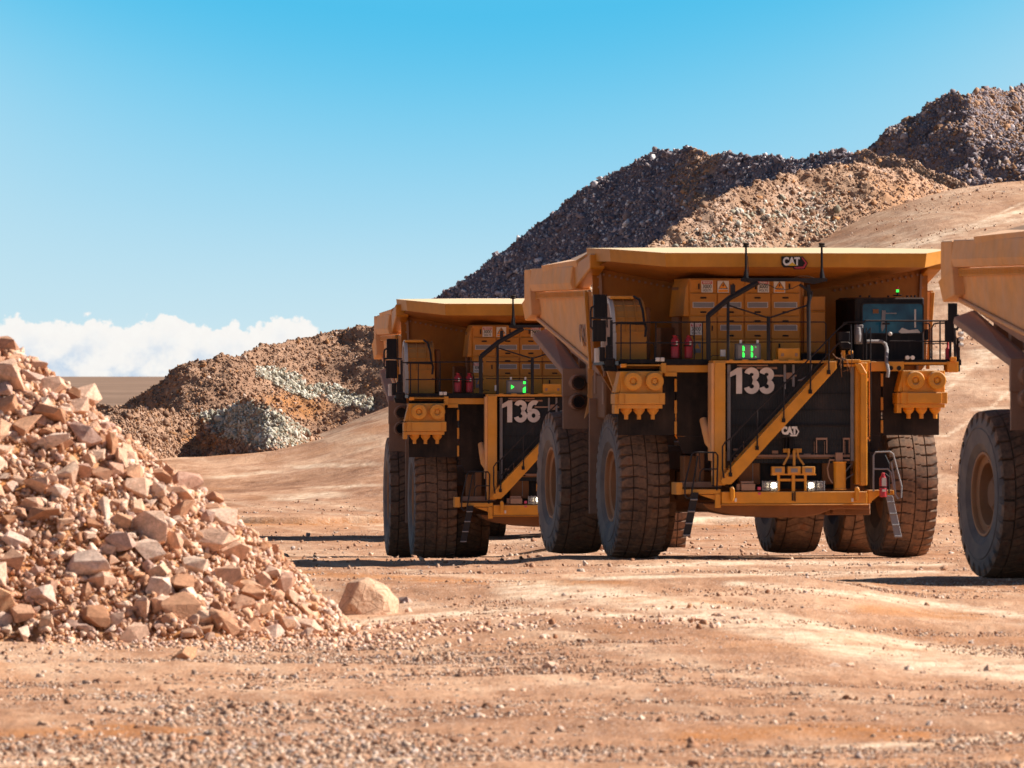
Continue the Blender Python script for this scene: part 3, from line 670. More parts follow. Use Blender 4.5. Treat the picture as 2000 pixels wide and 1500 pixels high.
# ------------------------------------------------------------------ near rock pile
PCX, PCY, PR, PH = -10.8, 212.0, 8.0, 6.2
def pile_h(x, y):
    x = np.asarray(x, float); y = np.asarray(y, float)
    dx = x - PCX; dy = y - PCY
    r = np.hypot(dx, np.where(dy > 0, dy * 0.75, dy)) + 0.28 * fbm(x * 0.35, y * 0.35, octs=3, seed=61)
    h = PH * (1 - r / PR)
    toe = 0.5 * np.exp(-np.maximum(r - PR, 0) / 0.9) - 0.5 * 0.0
    return np.where(h > 0, h + 0.0, 0) + 0.10 * fbm(x * 1.3, y * 1.3, octs=3, seed=17) * (h > -0.3)
def surf(x, y):
    return gz(x, y) + pile_h(x, y)
def build_pile():
    xs = np.linspace(-24, 0.5, 260); ys = np.linspace(199, 230, 300)
    X, Y = np.meshgrid(xs, ys)
    H = pile_h(X, Y)
    edge = sstep(np.hypot(X - PCX, (Y - PCY)), PR + 0.9, PR + 2.2)
    Z = gz(X, Y) + H - 0.05 - 0.4 * edge
    o = grid_mesh('rock_pile', np.stack([X, Y, Z], -1), M['mound'], {'pale': 0 * X, 'ochre': sstep(fbm(X * 0.5, Y * 0.5, seed=6), 0.0, 0.7)})
    tag(o, 'large heap of loose orange soil under the broken rocks at the left', 'rock pile')
    # merged small stones
    n = 11000
    a = RNG.uniform(0, 2 * math.pi, n); r = PR * np.sqrt(RNG.uniform(0, 1.02, n)); x = PCX + r * np.cos(a); y = PCY + r * np.sin(a)
    k = (x > -22) & (y < 215) & (x / y > -0.054); x, y = x[k], y[k]
    stones('rubble', np.stack([x, y, surf(x, y)], -1), sizes(len(x), 0.085, 0.35, 0.05, 0.17), M['rock'], label='fist to head sized broken stones between the big rocks of the near pile')
    n = 150000
    a = RNG.uniform(0, 2 * math.pi, n); r = PR * np.sqrt(RNG.uniform(0, 4.0, n))
    x = PCX + r * np.cos(a); y = PCY + r * np.sin(a) * np.where(np.sin(a) > 0, 1.3, 1.0)
    k = (x > -22) & (y < 216) & (x / y > -0.054); x, y, r = x[k], y[k], r[k]
    k = (r < PR * 1.0) | (RNG.uniform(0, 1, len(x)) < np.exp(-(r - PR) / 2.6) * (0.35 + 0.65 * (fbm(x * 0.8, y * 0.3, octs=2, seed=88) > 0))); x, y = x[k], y[k]
    s = sizes(len(x), 0.034, 0.5, 0.012, 0.10)
    P = np.stack([x, y, surf(x, y)], -1)
    stones('rubble', P, s, M['rock'], label='small broken stones filling the gaps between the rocks of the near pile')
build_pile()

ROCK_MESHES = []
for s_ in range(16):
    b_ = hull_mesh(300 + s_, 9 + (s_ % 4) * 2, flat=0.8, rough=0.04)
    me_ = bpy.data.meshes.new('rock'); b_.to_mesh(me_); b_.free(); me_.materials.append(M['rock']); ROCK_MESHES.append(me_)
ochre_mat = stone_mat('ochre_boulder_stone', [(0, (0.64, 0.40, 0.26)), (1, (0.76, 0.53, 0.385))], nscale=1.5)
def rock(x, y, s, label, mesh=None, z=None, rot=None, group=None, lift=0.22):
    o = bpy.data.objects.new('rock', mesh or random.choice(ROCK_MESHES)); COL.objects.link(o)
    sx, sy, sz = s if isinstance(s, tuple) else (s, s * random.uniform(0.7, 1.1), s * random.uniform(0.6, 1.0))
    o.scale = (sx, sy, sz)
    o.rotation_euler = rot or (random.uniform(-0.6, 0.6), random.uniform(-0.6, 0.6), random.uniform(0, 6.28))
    zz = float(surf(np.array([x]), np.array([y]))[0]) if z is None else z
    o.location = (x, y, zz + lift * sz)
    tag(o, label, 'rock', group)
    return o
def at_pile(px, py):
    """point of the pile or floor surface seen in that direction"""
    ds = np.arange(150, 235, 0.05)
    x = (px - 1000) / F * ds; z = CZ - (py - HZ) / F * ds
    hit = np.nonzero(surf(x, ds) > z)[0]
    k = hit[0] if len(hit) else len(ds) - 1
    return x[k], ds[k]
def build_rocks():
    named = [
        (20, 735, (0.42, 0.42, 0.56), 'tall upright brown rock at the very top of the near pile'),
        (12, 672, (0.30, 0.30, 0.30), 'orange rock perched highest on the pile above a smaller flat one'),
        (35, 690, (0.20, 0.20, 0.12), 'small flat rock wedged between the two topmost rocks of the pile'),
        (95, 815, (0.42, 0.36, 0.28), 'wide dark mauve rock near the top of the pile below the tall upright one'),
        (100, 862, (0.52, 0.40, 0.24), 'long flat rock with pale upper edge below the wide mauve rock'),
        (232, 895, (0.26, 0.24, 0.40), 'pale grey block with a squared sunlit face on the right flank of the pile'),
        (262, 925, (0.30, 0.28, 0.28), 'mauve block leaning just below the pale grey block'),
        (305, 960, (0.32, 0.28, 0.26), 'pale cracked rock high on the right flank of the pile'),
        (430, 1015, (0.40, 0.36, 0.30), 'rounded pinkish rock jutting from the right outline of the pile'),
        (410, 1055, (0.62, 0.44, 0.34), 'largest pink rock on the right flank with broad pale sunlit back'),
        (340, 1060, (0.20, 0.20, 0.38), 'narrow upright slab with flat pale face in the middle of the flank'),
        (180, 1110, (0.50, 0.40, 0.46), 'big dark faced rock with pale right edge in the middle of the pile'),
        (85, 1165, (0.42, 0.36, 0.32), 'brown rounded rock with dark hollow low on the left of the pile'),
        (365, 1165, (0.34, 0.30, 0.34), 'split pink block with shaded left face near the foot of the pile'),
        (440, 1215, (0.40, 0.32, 0.26), 'grey brown block sitting on the toe of the pile'),
        (485, 1160, (0.34, 0.30, 0.28), 'ochre pink cube shaped rock near the right toe of the pile'),
        (595, 1195, (0.20, 0.20, 0.28), 'small pointed red rock at the right toe of the pile'),
        (360, 1280, (0.34, 0.26, 0.20), 'low wedge of rock lying alone in front of the pile'),
        (560, 1140, (0.34, 0.30, 0.32), 'tan jagged rock with sunlit right face beside the toe'),
        (565, 1075, (0.18, 0.18, 0.16), 'small reddish rock standing out on the right outline above the shadow')]
    for px, py, s, lab in named:
        x, y = at_pile(px, py + s[2] * 40)
        rock(x, y, s, lab, lift=0.35)
    # the ochre boulder on the floor beside the pile
    y = 221.5; x = (716 - 1000) / F * y
    b_ = bmesh.new()
    for p in ((-1.02, -.3, -.85), (-.98, .5, -.85), (-.88, -.45, -.1), (-.50, -.42, .66), (-.55, .3, .60), (-.12, -.30, .80), (-.1, .35, .74), (.50, -.45, .48), (.55, .35, .42), (1.0, -.35, -.10), (1.0, .4, -.2), (1.02, -.2, -.85), (.55, -.80, -.85), (.05, -.92, -.35), (-.45, -.85, -.85), (.15, -.85, .10), (.6, .8, -.85), (-.5, .8, -.85)): b_.verts.new(p)
    bmesh.ops.convex_hull(b_, input=b_.verts); bmesh.ops.triangulate(b_, faces=b_.faces)
    bmesh.ops.bevel(b_, geom=list(b_.edges), offset=0.03, segments=1, affect='EDGES', clamp_overlap=True); bmesh.ops.triangulate(b_, faces=b_.faces)
    bmesh.ops.subdivide_edges(b_, edges=[e for e in b_.edges if e.calc_length() > 0.2], cuts=3); bmesh.ops.triangulate(b_, faces=b_.faces)
    for v in b_.verts: v.co *= 1 + 0.025 * mnoise.noise(v.co * 2.5) + 0.02 * mnoise.noise(v.co * 7)
    me = bpy.data.meshes.new('rock'); b_.to_mesh(me); b_.free(); me.materials.append(ochre_mat)
    rock(x, y, (0.66, 0.56, 0.53), 'large ochre boulder standing apart on the floor at the right toe of the pile', mesh=me, rot=(0, 0, 0.62), lift=0.72)
    extras = [(790, 1180, 0.22, 'reddish stone just right of the large ochre boulder'), (800, 1200, 0.16, 'pale stone at the right foot of the large ochre boulder'),
              (640, 1182, 0.22, 'dark orange stone touching the left side of the large ochre boulder'),
              (1075, 1305, 0.17, 'lone red brown stone on the open floor below the trucks'), (1668, 1205, 0.10, 'single red stone on the dark gravel strip right of centre'),
              (1630, 1305, 0.13, 'leftmost stone of the little row on the pale track'), (1660, 1303, 0.12, 'second stone from the left of the little row on the pale track'),
              (1710, 1312, 0.10, 'middle stone of the little row on the pale track'), (1775, 1312, 0.14, 'biggest stone of the little row on the pale track'),
              (1805, 1318, 0.10, 'stone just right of the biggest one in the little row'), (1930, 1310, 0.13, 'brown stone at the right end of the little row on the pale track'),
              (1650, 1367, 0.10, 'lone dark red stone on the gravel in the right foreground'), (1905, 1168, 0.28, 'boulder of pink rock beyond the right truck wheel')]
    for px, py, s, lab in extras[:-1]:
        x, y = at_pile(px, py); rock(x, y, s, lab)
    x = (1916 - 1000) / F * 480; rock(x, 480, (0.36, 0.3, 0.25), 'pink boulder lying on the haul ramp between the two right trucks')
    # the rest of the heap: size falls off towards the toe, spacing kept by rejection
    placed = []; count = 0; tries = 0
    target = 268
    while count < target and tries < 60000:
        tries += 1
        frac = count / target
        s = 0.30 * (1 - frac) ** 3.2 + 0.125 + random.uniform(-0.01, 0.05)
        px = random.uniform(-20, 700); py = random.uniform(700, 1250)
        x, y = at_pile_fast(px, py)
        if y is None or (px > 610 and py > 1100): continue
        if any((x - a) ** 2 + (y - b) ** 2 + 1.2 * (0) < (0.50 * (s + c)) ** 2 for a, b, c in placed): continue
        placed.append((x, y, s))
        z = float(surf(np.array([x]), np.array([y]))[0]); h = z - gz1(x, y)
        zone = 'upper part' if h > 3.6 else ('middle' if h > 1.6 else 'foot')
        size = 'big' if s > 0.32 else ('medium sized' if s > 0.20 else 'small')
        rock(x, y, s, f'{size} angular pink rock among others on the {zone} of the near pile', group=f'{size} rocks on the {zone} of the near pile', lift=0.30)
        count += 1
_ds = np.arange(203, 222, 0.08)
def at_pile_fast(px, py):
    x = (px - 1000) / F * _ds; z = CZ - (py - HZ) / F * _ds
    h = pile_h(x, _ds)
    hit = np.nonzero((gz(x, _ds) + h > z))[0]
    if not len(hit): return None, None
    k = hit[0]
    if h[k] < 0.02: return None, None
    return float(x[k]), float(_ds[k])
build_rocks()

# ------------------------------------------------------------------ haul trucks
# measured frame of the middle truck: origin on the ground under its front axle, +X to its left side, +Y to its rear
PSI = rad(10.0); TC, TS = math.cos(PSI), math.sin(PSI); TX, TY, TZ = (1497 - 1000) / F * 300.0, 300.0, 0.07
def lx(px, Y):
    k = (px - 1000) / F
    return (k * TY + k * Y * TC - TX + Y * TS) / (TC - k * TS)
def L(px, py, Y):
    X = lx(px, Y); yw = TY + X * TS + Y * TC
    return Vector((X, Y, CZ - (py - HZ) / F * yw - TZ))

class MB:
    def __init__(s): s.v = []; s.f = []
    def add(s, V, Fc):
        o = len(s.v); s.v += [tuple(p) for p in V]; s.f += [tuple(i + o for i in f) for f in Fc]; return s
    def box(s, x0, x1, y0, y1, z0, z1):
        V = [(x0, y0, z0), (x1, y0, z0), (x1, y1, z0), (x0, y1, z0), (x0, y0, z1), (x1, y0, z1), (x1, y1, z1), (x0, y1, z1)]
        return s.add(V, [(0, 3, 2, 1), (4, 5, 6, 7), (0, 1, 5, 4), (1, 2, 6, 5), (2, 3, 7, 6), (3, 0, 4, 7)])
    def pbox(s, px0, px1, py0, py1, Y0, Y1):
        a = L(px0, py1, Y0); b = L(px1, py0, Y0)
        return s.box(a.x, b.x, Y0, Y1, a.z, b.z)
    def prism(s, pts, d):
        """pts: planar loop of Vectors, extruded by vector d"""
        n = len(pts); pts = [Vector(p) for p in pts]; d = Vector(d)
        V = pts + [p + d for p in pts]
        nrm = Vector((0, 0, 0))
        for i in range(n): nrm += pts[i].cross(pts[(i + 1) % n])
        fl = nrm.dot(d) > 0
        a = tuple(range(n)); b = tuple(range(n, 2 * n))
        Fc = [a[::-1] if fl else a, b if fl else b[::-1]]
        for i in range(n):
            j = (i + 1) % n
            Fc.append((i, j, j + n, i + n) if fl else (j, i, i + n, j + n))
        return s.add(V, Fc)
    def pprism(s, pts, Y0, Y1): return s.prism([L(a, b, Y0) for a, b in pts], (0, Y1 - Y0, 0))
    def tube(s, pts, r, n=7, closed=False):
        pts = [Vector(p) for p in pts]; m = len(pts)
        up = None; rings = []
        for i, p in enumerate(pts):
            t = (pts[min(i + 1, m - 1)] - pts[max(i - 1, 0)]).normalized()
            a = up if up is not None else (Vector((0, 0, 1)) if abs(t.z) < 0.9 else Vector((1, 0, 0)))
            u = (a - t * a.dot(t)).normalized(); w = t.cross(u); up = u
            rr = r[i] if isinstance(r, (list, tuple)) else r
            rings.append([p + (u * math.cos(2 * math.pi * k / n) + w * math.sin(2 * math.pi * k / n)) * rr for k in range(n)])
        V = [q for rg in rings for q in rg]; Fc = []
        for i in range(m - 1):
            for k in range(n):
                a = i * n + k; b = i * n + (k + 1) % n
                Fc.append((a, b, b + n, a + n))
        Fc.append(tuple(range(n))[::-1]); Fc.append(tuple(range((m - 1) * n, m * n)))
        return s.add(V, Fc)
    def ptube(s, pts, r, n=7): return s.tube([L(*p) for p in pts], r, n)
    def lathe(s, axis, c, prof, n=24):
        """prof: list of (offset along axis, radius)"""
        c = Vector(c); ax = {'X': Vector((1, 0, 0)), 'Y': Vector((0, 1, 0)), 'Z': Vector((0, 0, 1))}[axis]
        u = Vector((0, 0, 1)) if axis != 'Z' else Vector((1, 0, 0)); w = ax.cross(u)
        V = []; Fc = []
        for t, r in prof:
            for k in range(n):
                a = 2 * math.pi * k / n; V.append(c + ax * t + (u * math.cos(a) + w * math.sin(a)) * max(r, 1e-4))
        for i in range(len(prof) - 1):
            for k in range(n):
                a = i * n + k; b = i * n + (k + 1) % n; Fc.append((a, b, b + n, a + n))
        Fc.append(tuple(range(n))[::-1]); Fc.append(tuple(range((len(prof) - 1) * n, len(prof) * n)))
        return s.add(V, Fc)
SPLIT = {'toe_board', 'side_flange', 'wall_rib', 'fuel_tank', 'fender', 'hinge', 'beam_hole', 'access_frame', 'latch', 'rail_foot', 'tow_hook', 'reflector', 'ladder_rail', 'guard_rail', 'marker', 'bracket', 'lid_bolt', 'cabinet_base', 'inner_frame', 'centre_channel', 'stair_tread', 'edge_strip', 'handle', 'side_cabinet', 'hose', 'steering_arm', 'slot', 'radiator_bar', 'duct', 'roof_bolt', 'sensor_cap', 'engine', 'label_plate'}
def islands(mb):
    par = list(range(len(mb.v)))
    def fd(a):
        while par[a] != a: par[a] = par[par[a]]; a = par[a]
        return a
    for f in mb.f:
        r = fd(f[0])
        for i in f[1:]: par[fd(i)] = r
    gr = {}
    for f in mb.f: gr.setdefault(fd(f[0]), []).append(f)
    out = []
    for fs in gr.values():
        ids = sorted({i for f in fs for i in f}); mp = {a: k for k, a in enumerate(ids)}
        m = MB(); m.v = [mb.v[i] for i in ids]; m.f = [tuple(mp[i] for i in f) for f in fs]; out.append(m)
    return out
def part(name, mb, mat, parent, bevel=0.0, smooth=False, label=None):
    if name in SPLIT:
        ps = islands(mb)
        if len(ps) > 1:
            r = None
            for p in ps:
                o = part_(name, p, mat, parent, bevel, smooth, label); r = r or o
            return r
    return part_(name, mb, mat, parent, bevel, smooth, label)
def part_(name, mb, mat, parent, bevel=0.0, smooth=False, label=None):
    me = bpy.data.meshes.new(name); me.from_pydata(mb.v, [], mb.f); me.update()
    bm = bmesh.new(); bm.from_mesh(me); bmesh.ops.recalc_face_normals(bm, faces=bm.faces)
    if bevel: bmesh.ops.bevel(bm, geom=[e for e in bm.edges if len(e.link_faces) == 2 and e.calc_face_angle(0) > 0.5], offset=bevel, segments=1, affect='EDGES', clamp_overlap=True)
    bm.to_mesh(me); bm.free()
    if smooth:
        me.polygons.foreach_set('use_smooth', [True] * len(me.polygons))
        me.set_sharp_from_angle(angle=rad(35))
    me.materials.append(mat)
    o = bpy.data.objects.new(name, me); COL.objects.link(o); o.parent = parent
    if label: o['label'] = label
    return o
def text_mesh(name, s, size, off, parent, mat, loc, sx=1.0, depth=0.006, align='CENTER'):
    cu = bpy.data.curves.new(name, 'FONT'); cu.body = s; cu.size = size; cu.offset = off; cu.extrude = depth; cu.align_x = align; cu.align_y = 'CENTER'
    o = bpy.data.objects.new(name, cu); COL.objects.link(o)
    bpy.context.view_layer.update()
    me = bpy.data.meshes.new_from_object(o.evaluated_get(bpy.context.evaluated_depsgraph_get()))
    bpy.data.objects.remove(o); bpy.data.curves.remove(cu)
    me.transform(Matrix.Diagonal((sx, 1, 1, 1))); me.transform(Matrix.Rotation(rad(90), 4, 'X'))
    me.name = name; me.materials.clear(); me.materials.append(mat)
    r = bpy.data.objects.new(name, me); COL.objects.link(r); r.parent = parent; r.location = loc
    return r

# ---- tyres
TW, TR = 1.40, 1.98
def tyre_mesh(kind):
    na = 480 if kind == 'front' else 600
    if kind == 'front': gu = [-0.52, 0.04, 0.54]; NP = 40
    else: gu = [-0.60, 0.60]; NP = 50
    us = set(np.round(np.linspace(-1, 1, 29), 3))
    for g in gu: us |= {g - 0.024, g - 0.012, g, g + 0.012, g + 0.024}
    us = sorted(us)
    hw = 0.655
    prof = [(-0.50, 0.93, 9), (-0.60, 1.02, 9), (-0.655, 1.16, 9), (-0.675, 1.18, 9), (-0.695, 1.38, 9), (-0.70, 1.52, 9), (-0.68, 1.535, 9), (-0.68, 1.56, 9), (-0.695, 1.575, 9), (-0.69, 1.66, 3), (-0.68, 1.78, 2), (-0.672, 1.87, 1.4)]
    P = [(x, r, -k) for x, r, k in prof] + [(u * hw, TR - 0.055 * abs(u) ** 2.6, u) for u in us] + [(-x, r, k) for x, r, k in reversed(prof)]
    V = np.zeros((na, len(P), 3)); G = np.zeros((na, len(P)))
    for i in range(na):
        phi = 2 * math.pi * i / na
        for j, (x, r, u) in enumerate(P):
            g = 0.0
            if abs(u) <= 1.001:
                if kind == 'front':
                    sh = 0.16 * math.sin(u * 3.2) + 0.5 * (u > 0.04)
                    t = (phi * NP / (2 * math.pi) + sh) % 1.0; dd = min(t, 1 - t) * 2 * math.pi * TR / NP
                    wdt = 0.012 + 0.030 * max(0, abs(u) - 0.35) + 0.10 * max(0, abs(u) - 0.75)
                    if abs(u) < 0.3: wdt = 0.008
                    if dd < wdt: g = 1.0
                else:
                    if abs(u) <= 0.6:
                        t = (phi * NP / (2 * math.pi) + 1.15 * abs(u)) % 1.0; dd = min(t, 1 - t) * 2 * math.pi * TR / NP; wdt = 0.011
                    else:
                        t = (phi * NP / (4 * math.pi) + 0.35 + 0.06 * abs(u)) % 1.0; dd = min(t, 1 - t) * 4 * math.pi * TR / NP; wdt = 0.022
                    if dd < wdt: g = 1.0
                if any(abs(u - q) < 0.013 for q in gu): g = max(g, 1.0)
                rr = r - g * (0.075 if abs(u) > 0.3 else 0.05)
            elif 1.0 < abs(u) < 3.5:
                t = (phi * (NP if kind == 'front' else NP / 2) / (2 * math.pi) + (0.16 * math.sin(3.2) * (1 if u > 0 else -1) + 0.5 * (u > 0) if kind == 'front' else 0.41)) % 1.0
                dd = min(t, 1 - t); k = {3: 0.0, 2: 0.6, 1.4: 1.0}.get(abs(u), 0)
                g = k if dd < 0.2 else 0.0
                rr = r; x = x - math.copysign(0.10 * g, x); rr = r - 0.03 * g
            else: rr = r
            V[i, j] = (x, -math.cos(phi) * rr, math.sin(phi) * rr); G[i, j] = g
    m = len(P); idx = np.arange(na * m).reshape(na, m); nx = np.roll(idx, -1, 0)
    q = np.stack([idx[:, :-1], idx[:, 1:], nx[:, 1:], nx[:, :-1]], -1).reshape(-1, 4)
    me = bpy.data.meshes.new('tyre'); me.from_pydata(V.reshape(-1, 3).tolist(), [], q.tolist())
    a = me.attributes.new('groove', 'FLOAT', 'POINT'); a.data.foreach_set('value', G.astype(np.float32).ravel())
    me.materials.append(M['rubber']); me.materials.append(M['sidewall'])
    mi = np.tile(np.array([1 if (abs(P[j][2]) >= 2.5 and abs(P[j + 1][2]) >= 1.9) or (abs(P[j + 1][2]) >= 2.5) else 0 for j in range(m - 1)], dtype=np.int32), na)
    me.polygons.foreach_set('material_index', mi)
    me.polygons.foreach_set('use_smooth', [True] * len(me.polygons)); me.set_sharp_from_angle(angle=rad(32))
    me.update(); return me
TYRE_F = tyre_mesh('front'); TYRE_R = tyre_mesh('rear')
def rim_mesh(dish):
    mb = MB()
    prof = [(0.50, 0.965), (0.56, 1.0), (0.60, 0.985), (0.60, 0.93), (0.55, 0.90), (0.50, 0.90), (0.46, 0.86), (0.44, 0.80), (0.50, 0.77), (0.47, 0.73), (0.47 - dish * 0.5, 0.71), (0.47 - dish, 0.69), (0.46 - dish, 0.40), (0.56 - dish, 0.36), (0.58 - dish, 0.0)]
    mb.lathe('X', (0, 0, 0), [(-0.5, 0.965), (-0.5, 0.9), (-0.45, 0.8)][::-1] + prof, 56)
    return mb
RIMS = {}
def wheel(parent, name, X, Y, side, dish, tm):
    """side = +1: dished face towards +X"""
    hub = MB(); hub.lathe('X', (0, 0, 0), [(-0.45, 0.45), (0.30 * side if side > 0 else -0.3, 0.45), (0.40 * side, 0.30)] if side > 0 else [(-0.40, 0.30), (-0.30, 0.45), (0.45, 0.45)], 24)
    h = part('wheel', hub, M['frame'], parent); h.location = (X, Y, TR - 0.02)
    t = bpy.data.objects.new('tyre', tm); COL.objects.link(t); t.parent = h; t.rotation_euler = (random.uniform(0, 6.28), 0, 0)
    if dish not in RIMS:
        r = part('rim', rim_mesh(dish), M['rim'], h, smooth=True); RIMS[dish] = r.data
    else:
        r = bpy.data.objects.new('rim', RIMS[dish]); COL.objects.link(r); r.parent = h
    if side < 0: r.rotation_euler = (0, 0, math.pi)
    return h

def digits(parent, s, px0, mat=None):
    """bold painted numerals on the radiator guard; two plates high as in the photo"""
    mb = MB(); Y = -3.66
    z0 = L(1425, 769, Y).z; H = L(1425, 718, Y).z - z0
    def ribbon(pts, w):
        pts = [Vector((a, 0, b)) for a, b in pts]; n = len(pts); Lf = []; Rt = []
        for i, p in enumerate(pts):
            t = (pts[min(i + 1, n - 1)] - pts[max(0, i - 1)]).normalized(); nn = Vector((-t.z, 0, t.x))
            Lf.append(p + nn * w / 2); Rt.append(p - nn * w / 2)
        for i in range(n - 1):
            q = [Lf[i], Lf[i + 1], Rt[i + 1], Rt[i]]
            mb.prism([Vector((v.x, Y, v.z)) for v in q], (0, -0.02, 0))
    def arc(cx, cz, rx, rz, a0, a1, n=14): return [(cx + rx * math.cos(rad(a0 + (a1 - a0) * k / n)), cz + rz * math.sin(rad(a0 + (a1 - a0) * k / n))) for k in range(n + 1)]
    x = lx(px0, Y)
    for ch in s:
        if ch == '1':
            pts = [(0.17, 0), (0.33, 0), (0.33, 0.70), (0.21, 0.70), (0.0, 0.575), (0.0, 0.445), (0.17, 0.52)]
            mb.prism([Vector((x + a * H / 0.70, Y, z0 + b * H / 0.70)) for a, b in pts], (0, -0.02, 0)); adv = 0.375
        else:
            S = H / 0.70; w = 0.145 * S
            if ch == '3':
                A = arc(0.195, 0.515, 0.130, 0.118, 168, -78, 16) ; B = arc(0.195, 0.200, 0.138, 0.132, 78, -168, 18)
                ribbon([(x + a * S, z0 + b * S) for a, b in A], w); ribbon([(x + a * S, z0 + b * S) for a, b in B], w)
            if ch == '6':
                A = arc(0.205, 0.215, 0.135, 0.145, 0, 360, 26); B = arc(0.235, 0.40, 0.165, 0.23, 60, 195, 14)
                ribbon([(x + a * S, z0 + b * S) for a, b in A], w); ribbon([(x + a * S, z0 + b * S) for a, b in B], w)
            adv = 0.385
        x += adv * H / 0.70 * 1.06
    return part('number', mb, mat or M['digit'], parent, label=f'white painted number {s}')

def build_truck():
    root = bpy.data.objects.new('mining_truck', None); COL.objects.link(root)
    root.empty_display_size = 2
    # wheels: two in front, dual pairs behind
    for s in (-1, 1): wheel(root, 'wheel', s * 3.69, 0, s, 0.42, TYRE_F)
    WB = 7.3
    for s in (-1, 1):
        wheel(root, 'wheel', s * 4.02, WB, s, 0.55, TYRE_R); wheel(root, 'wheel', s * 2.10, WB, -s, 0.2, TYRE_R)
    # ---------------- chassis
    fr = MB()
    for s in (-1, 1): fr.box(s * 1.15 - 0.3, s * 1.15 + 0.3, -3.4, 9.3, 2.0, 3.1)
    fr.box(-1.4, 1.4, -2.0, -1.2, 1.9, 2.9); fr.box(-1.4, 1.4, 3.5, 4.3, 2.0, 3.0)
    fr.box(-2.6, 2.6, -0.6, 0.6, 1.55, 2.35)
    chassis = part('chassis', fr, M['frame'], root, 0.03)
    ax = MB(); ax.lathe('X', (0, WB, TR), [(-3.3, 0.55), (-1.45, 0.62), (-1.2, 0.85), (1.2, 0.85), (1.45, 0.62), (3.3, 0.55)], 24)
    part('rear_axle', ax, M['frame'], root, smooth=True)
    bl = MB(); bl.prism([L(a, b, -3.3) for a, b in ((1372, 983), (1382, 994), (1405, 1001), (1445, 1008), (1492, 1011), (1568, 1011), (1600, 1005), (1622, 996), (1640, 994), (1700, 996), (1700, 983))], (0, 2.2, 0))
    part('axle_housing', bl, M['frame'], root, 0.03)
    ab = MB(); ab.pbox(1612, 1700, 993, 1006, -2.6, -1.8); ab.pbox(1626, 1652, 985, 1003, -2.9, -2.6); ab.box(2.0, 3.1, -0.4, 0.4, 1.5, 2.4); ab.box(-3.1, -2.0, -0.4, 0.4, 1.5, 2.4)
    part('steering_arm', ab, M['frame'], root, 0.02)
    # engine and dark stuff behind the radiator, fuel tank
    en = MB(); en.box(-1.9, 1.9, -3.3, 1.8, 2.9, 5.1); en.box(-3.0, -1.9, -2.2, 1.2, 4.1, 5.1); en.box(1.9, 3.0, -2.2, 1.2, 4.1, 5.1)
    part('engine', en, M['black'], root, 0.05)
    ft = MB(); ft.box(-3.3, -1.7, 2.6, 4.9, 1.5, 3.0); ft.box(1.7, 3.3, 2.6, 4.9, 1.5, 3.0)
    part('fuel_tank', ft, M['guard'], root, 0.15)
    # ---------------- dump body
    wall = MB()
    zt, zb = 7.85, 5.2
    n = 18; top = []
    for k in range(n + 1):
        X = -4.62 + 9.24 * k / n; a = abs(X) / 4.62
        top.append(Vector((X, 0.80, 7.22 + 0.62 * min(1, max(0, (a - 0.25) / 0.75)) ** 1.1)))
    lo = [Vector((3.9, 0.95, 4.2)), Vector((-3.9, 0.95, 4.2))]
    side_lo = [Vector((4.60, 0.80, 5.25))] ; side_lo2 = [Vector((-4.60, 0.80, 5.25))]
    wall.prism([Vector((-4.66, 0.80, 8.30)), Vector((4.66, 0.80, 8.30))] + side_lo + lo + side_lo2, (0, 0.12, 0))
    body = part('dump_body', wall, M['shaded_inner'], root)
    fl = MB()   # floor plate rising to the tail
    fl.prism([Vector((-4.45, 0.95, 4.95)), Vector((-4.45, 5.0, 5.55)), Vector((-4.45, 9.0, 6.35)), Vector((-4.45, 9.0, 6.6)), Vector((-4.45, 5.0, 5.95)), Vector((-4.45, 0.95, 5.35))], (8.9, 0, 0)); fl.box(-4.0, 4.0, 1.0, 5.0, 4.3, 5.2)
    for yy in (1.6, 2.8, 4.0, 5.2, 6.4, 7.6): fl.box(-4.2, 4.2, yy, yy + 0.25, 4.15 + max(0, yy - 1.0) * 0.24 - 0.15, 4.6 + max(0, yy - 1.0) * 0.24)
    part('body_floor', fl, M['guard'], body)
    for s in (-1, 1):
        sw = MB()
        sw.prism([Vector((s * 4.60, 0.93, 5.25)), Vector((s * 4.75, 0.93, 7.2)), Vector((s * 4.75, 8.6, 7.2)), Vector((s * 4.66, 8.95, 6.5))], (-s * 0.10, 0, 0))
        w_ = part('side_wall', sw, M['side'], body)
        st = MB(); st.box(min(s * 4.76, s * 4.83), max(s * 4.76, s * 4.83), 0.95, 8.6, 7.05, 7.24)
        for k in range(58): st.box(min(s * 4.83, s * 4.845), max(s * 4.83, s * 4.845), 1.15 + k * 0.128, 1.20 + k * 0.128, 7.08, 7.20)
        part('perforated_strip', st, M['yellow_dusty'], w_)
        if s < 0:
            t_ = text_mesh('worn_lettering', 'CAT', 0.62, 0.03, w_, M['guard'], (0, 0, 0), sx=0.9, depth=0.004); t_.data.transform(Matrix.Rotation(rad(-90), 4, 'Z')); t_.data.transform(Matrix.Rotation(rad(-4), 4, 'Y')); t_.location = (-4.70, 2.0, 6.05)
            t2 = MB(); t2.prism([Vector((-4.705, 2.2, 5.72)), Vector((-4.705, 1.8, 5.72)), Vector((-4.72, 2.0, 6.0))], (-0.02, 0, 0)); part('logo_triangle', t2, M['yellow'], w_)
        rb = MB(); rb.prism([Vector((s * 4.64, 0.90, 5.1)), Vector((s * 4.72, 0.90, 5.1)), Vector((s * 4.86, 0.90, 7.2)), Vector((s * 4.76, 0.90, 7.2))], (0, 0.14, 0))
        part('corner_post', rb, M['body'], w_, 0.01)
        lo_ = MB(); lo_.tube([Vector((s * 4.66, 0.95, 5.24)), Vector((s * 4.72, 8.9, 6.5))], 0.055)
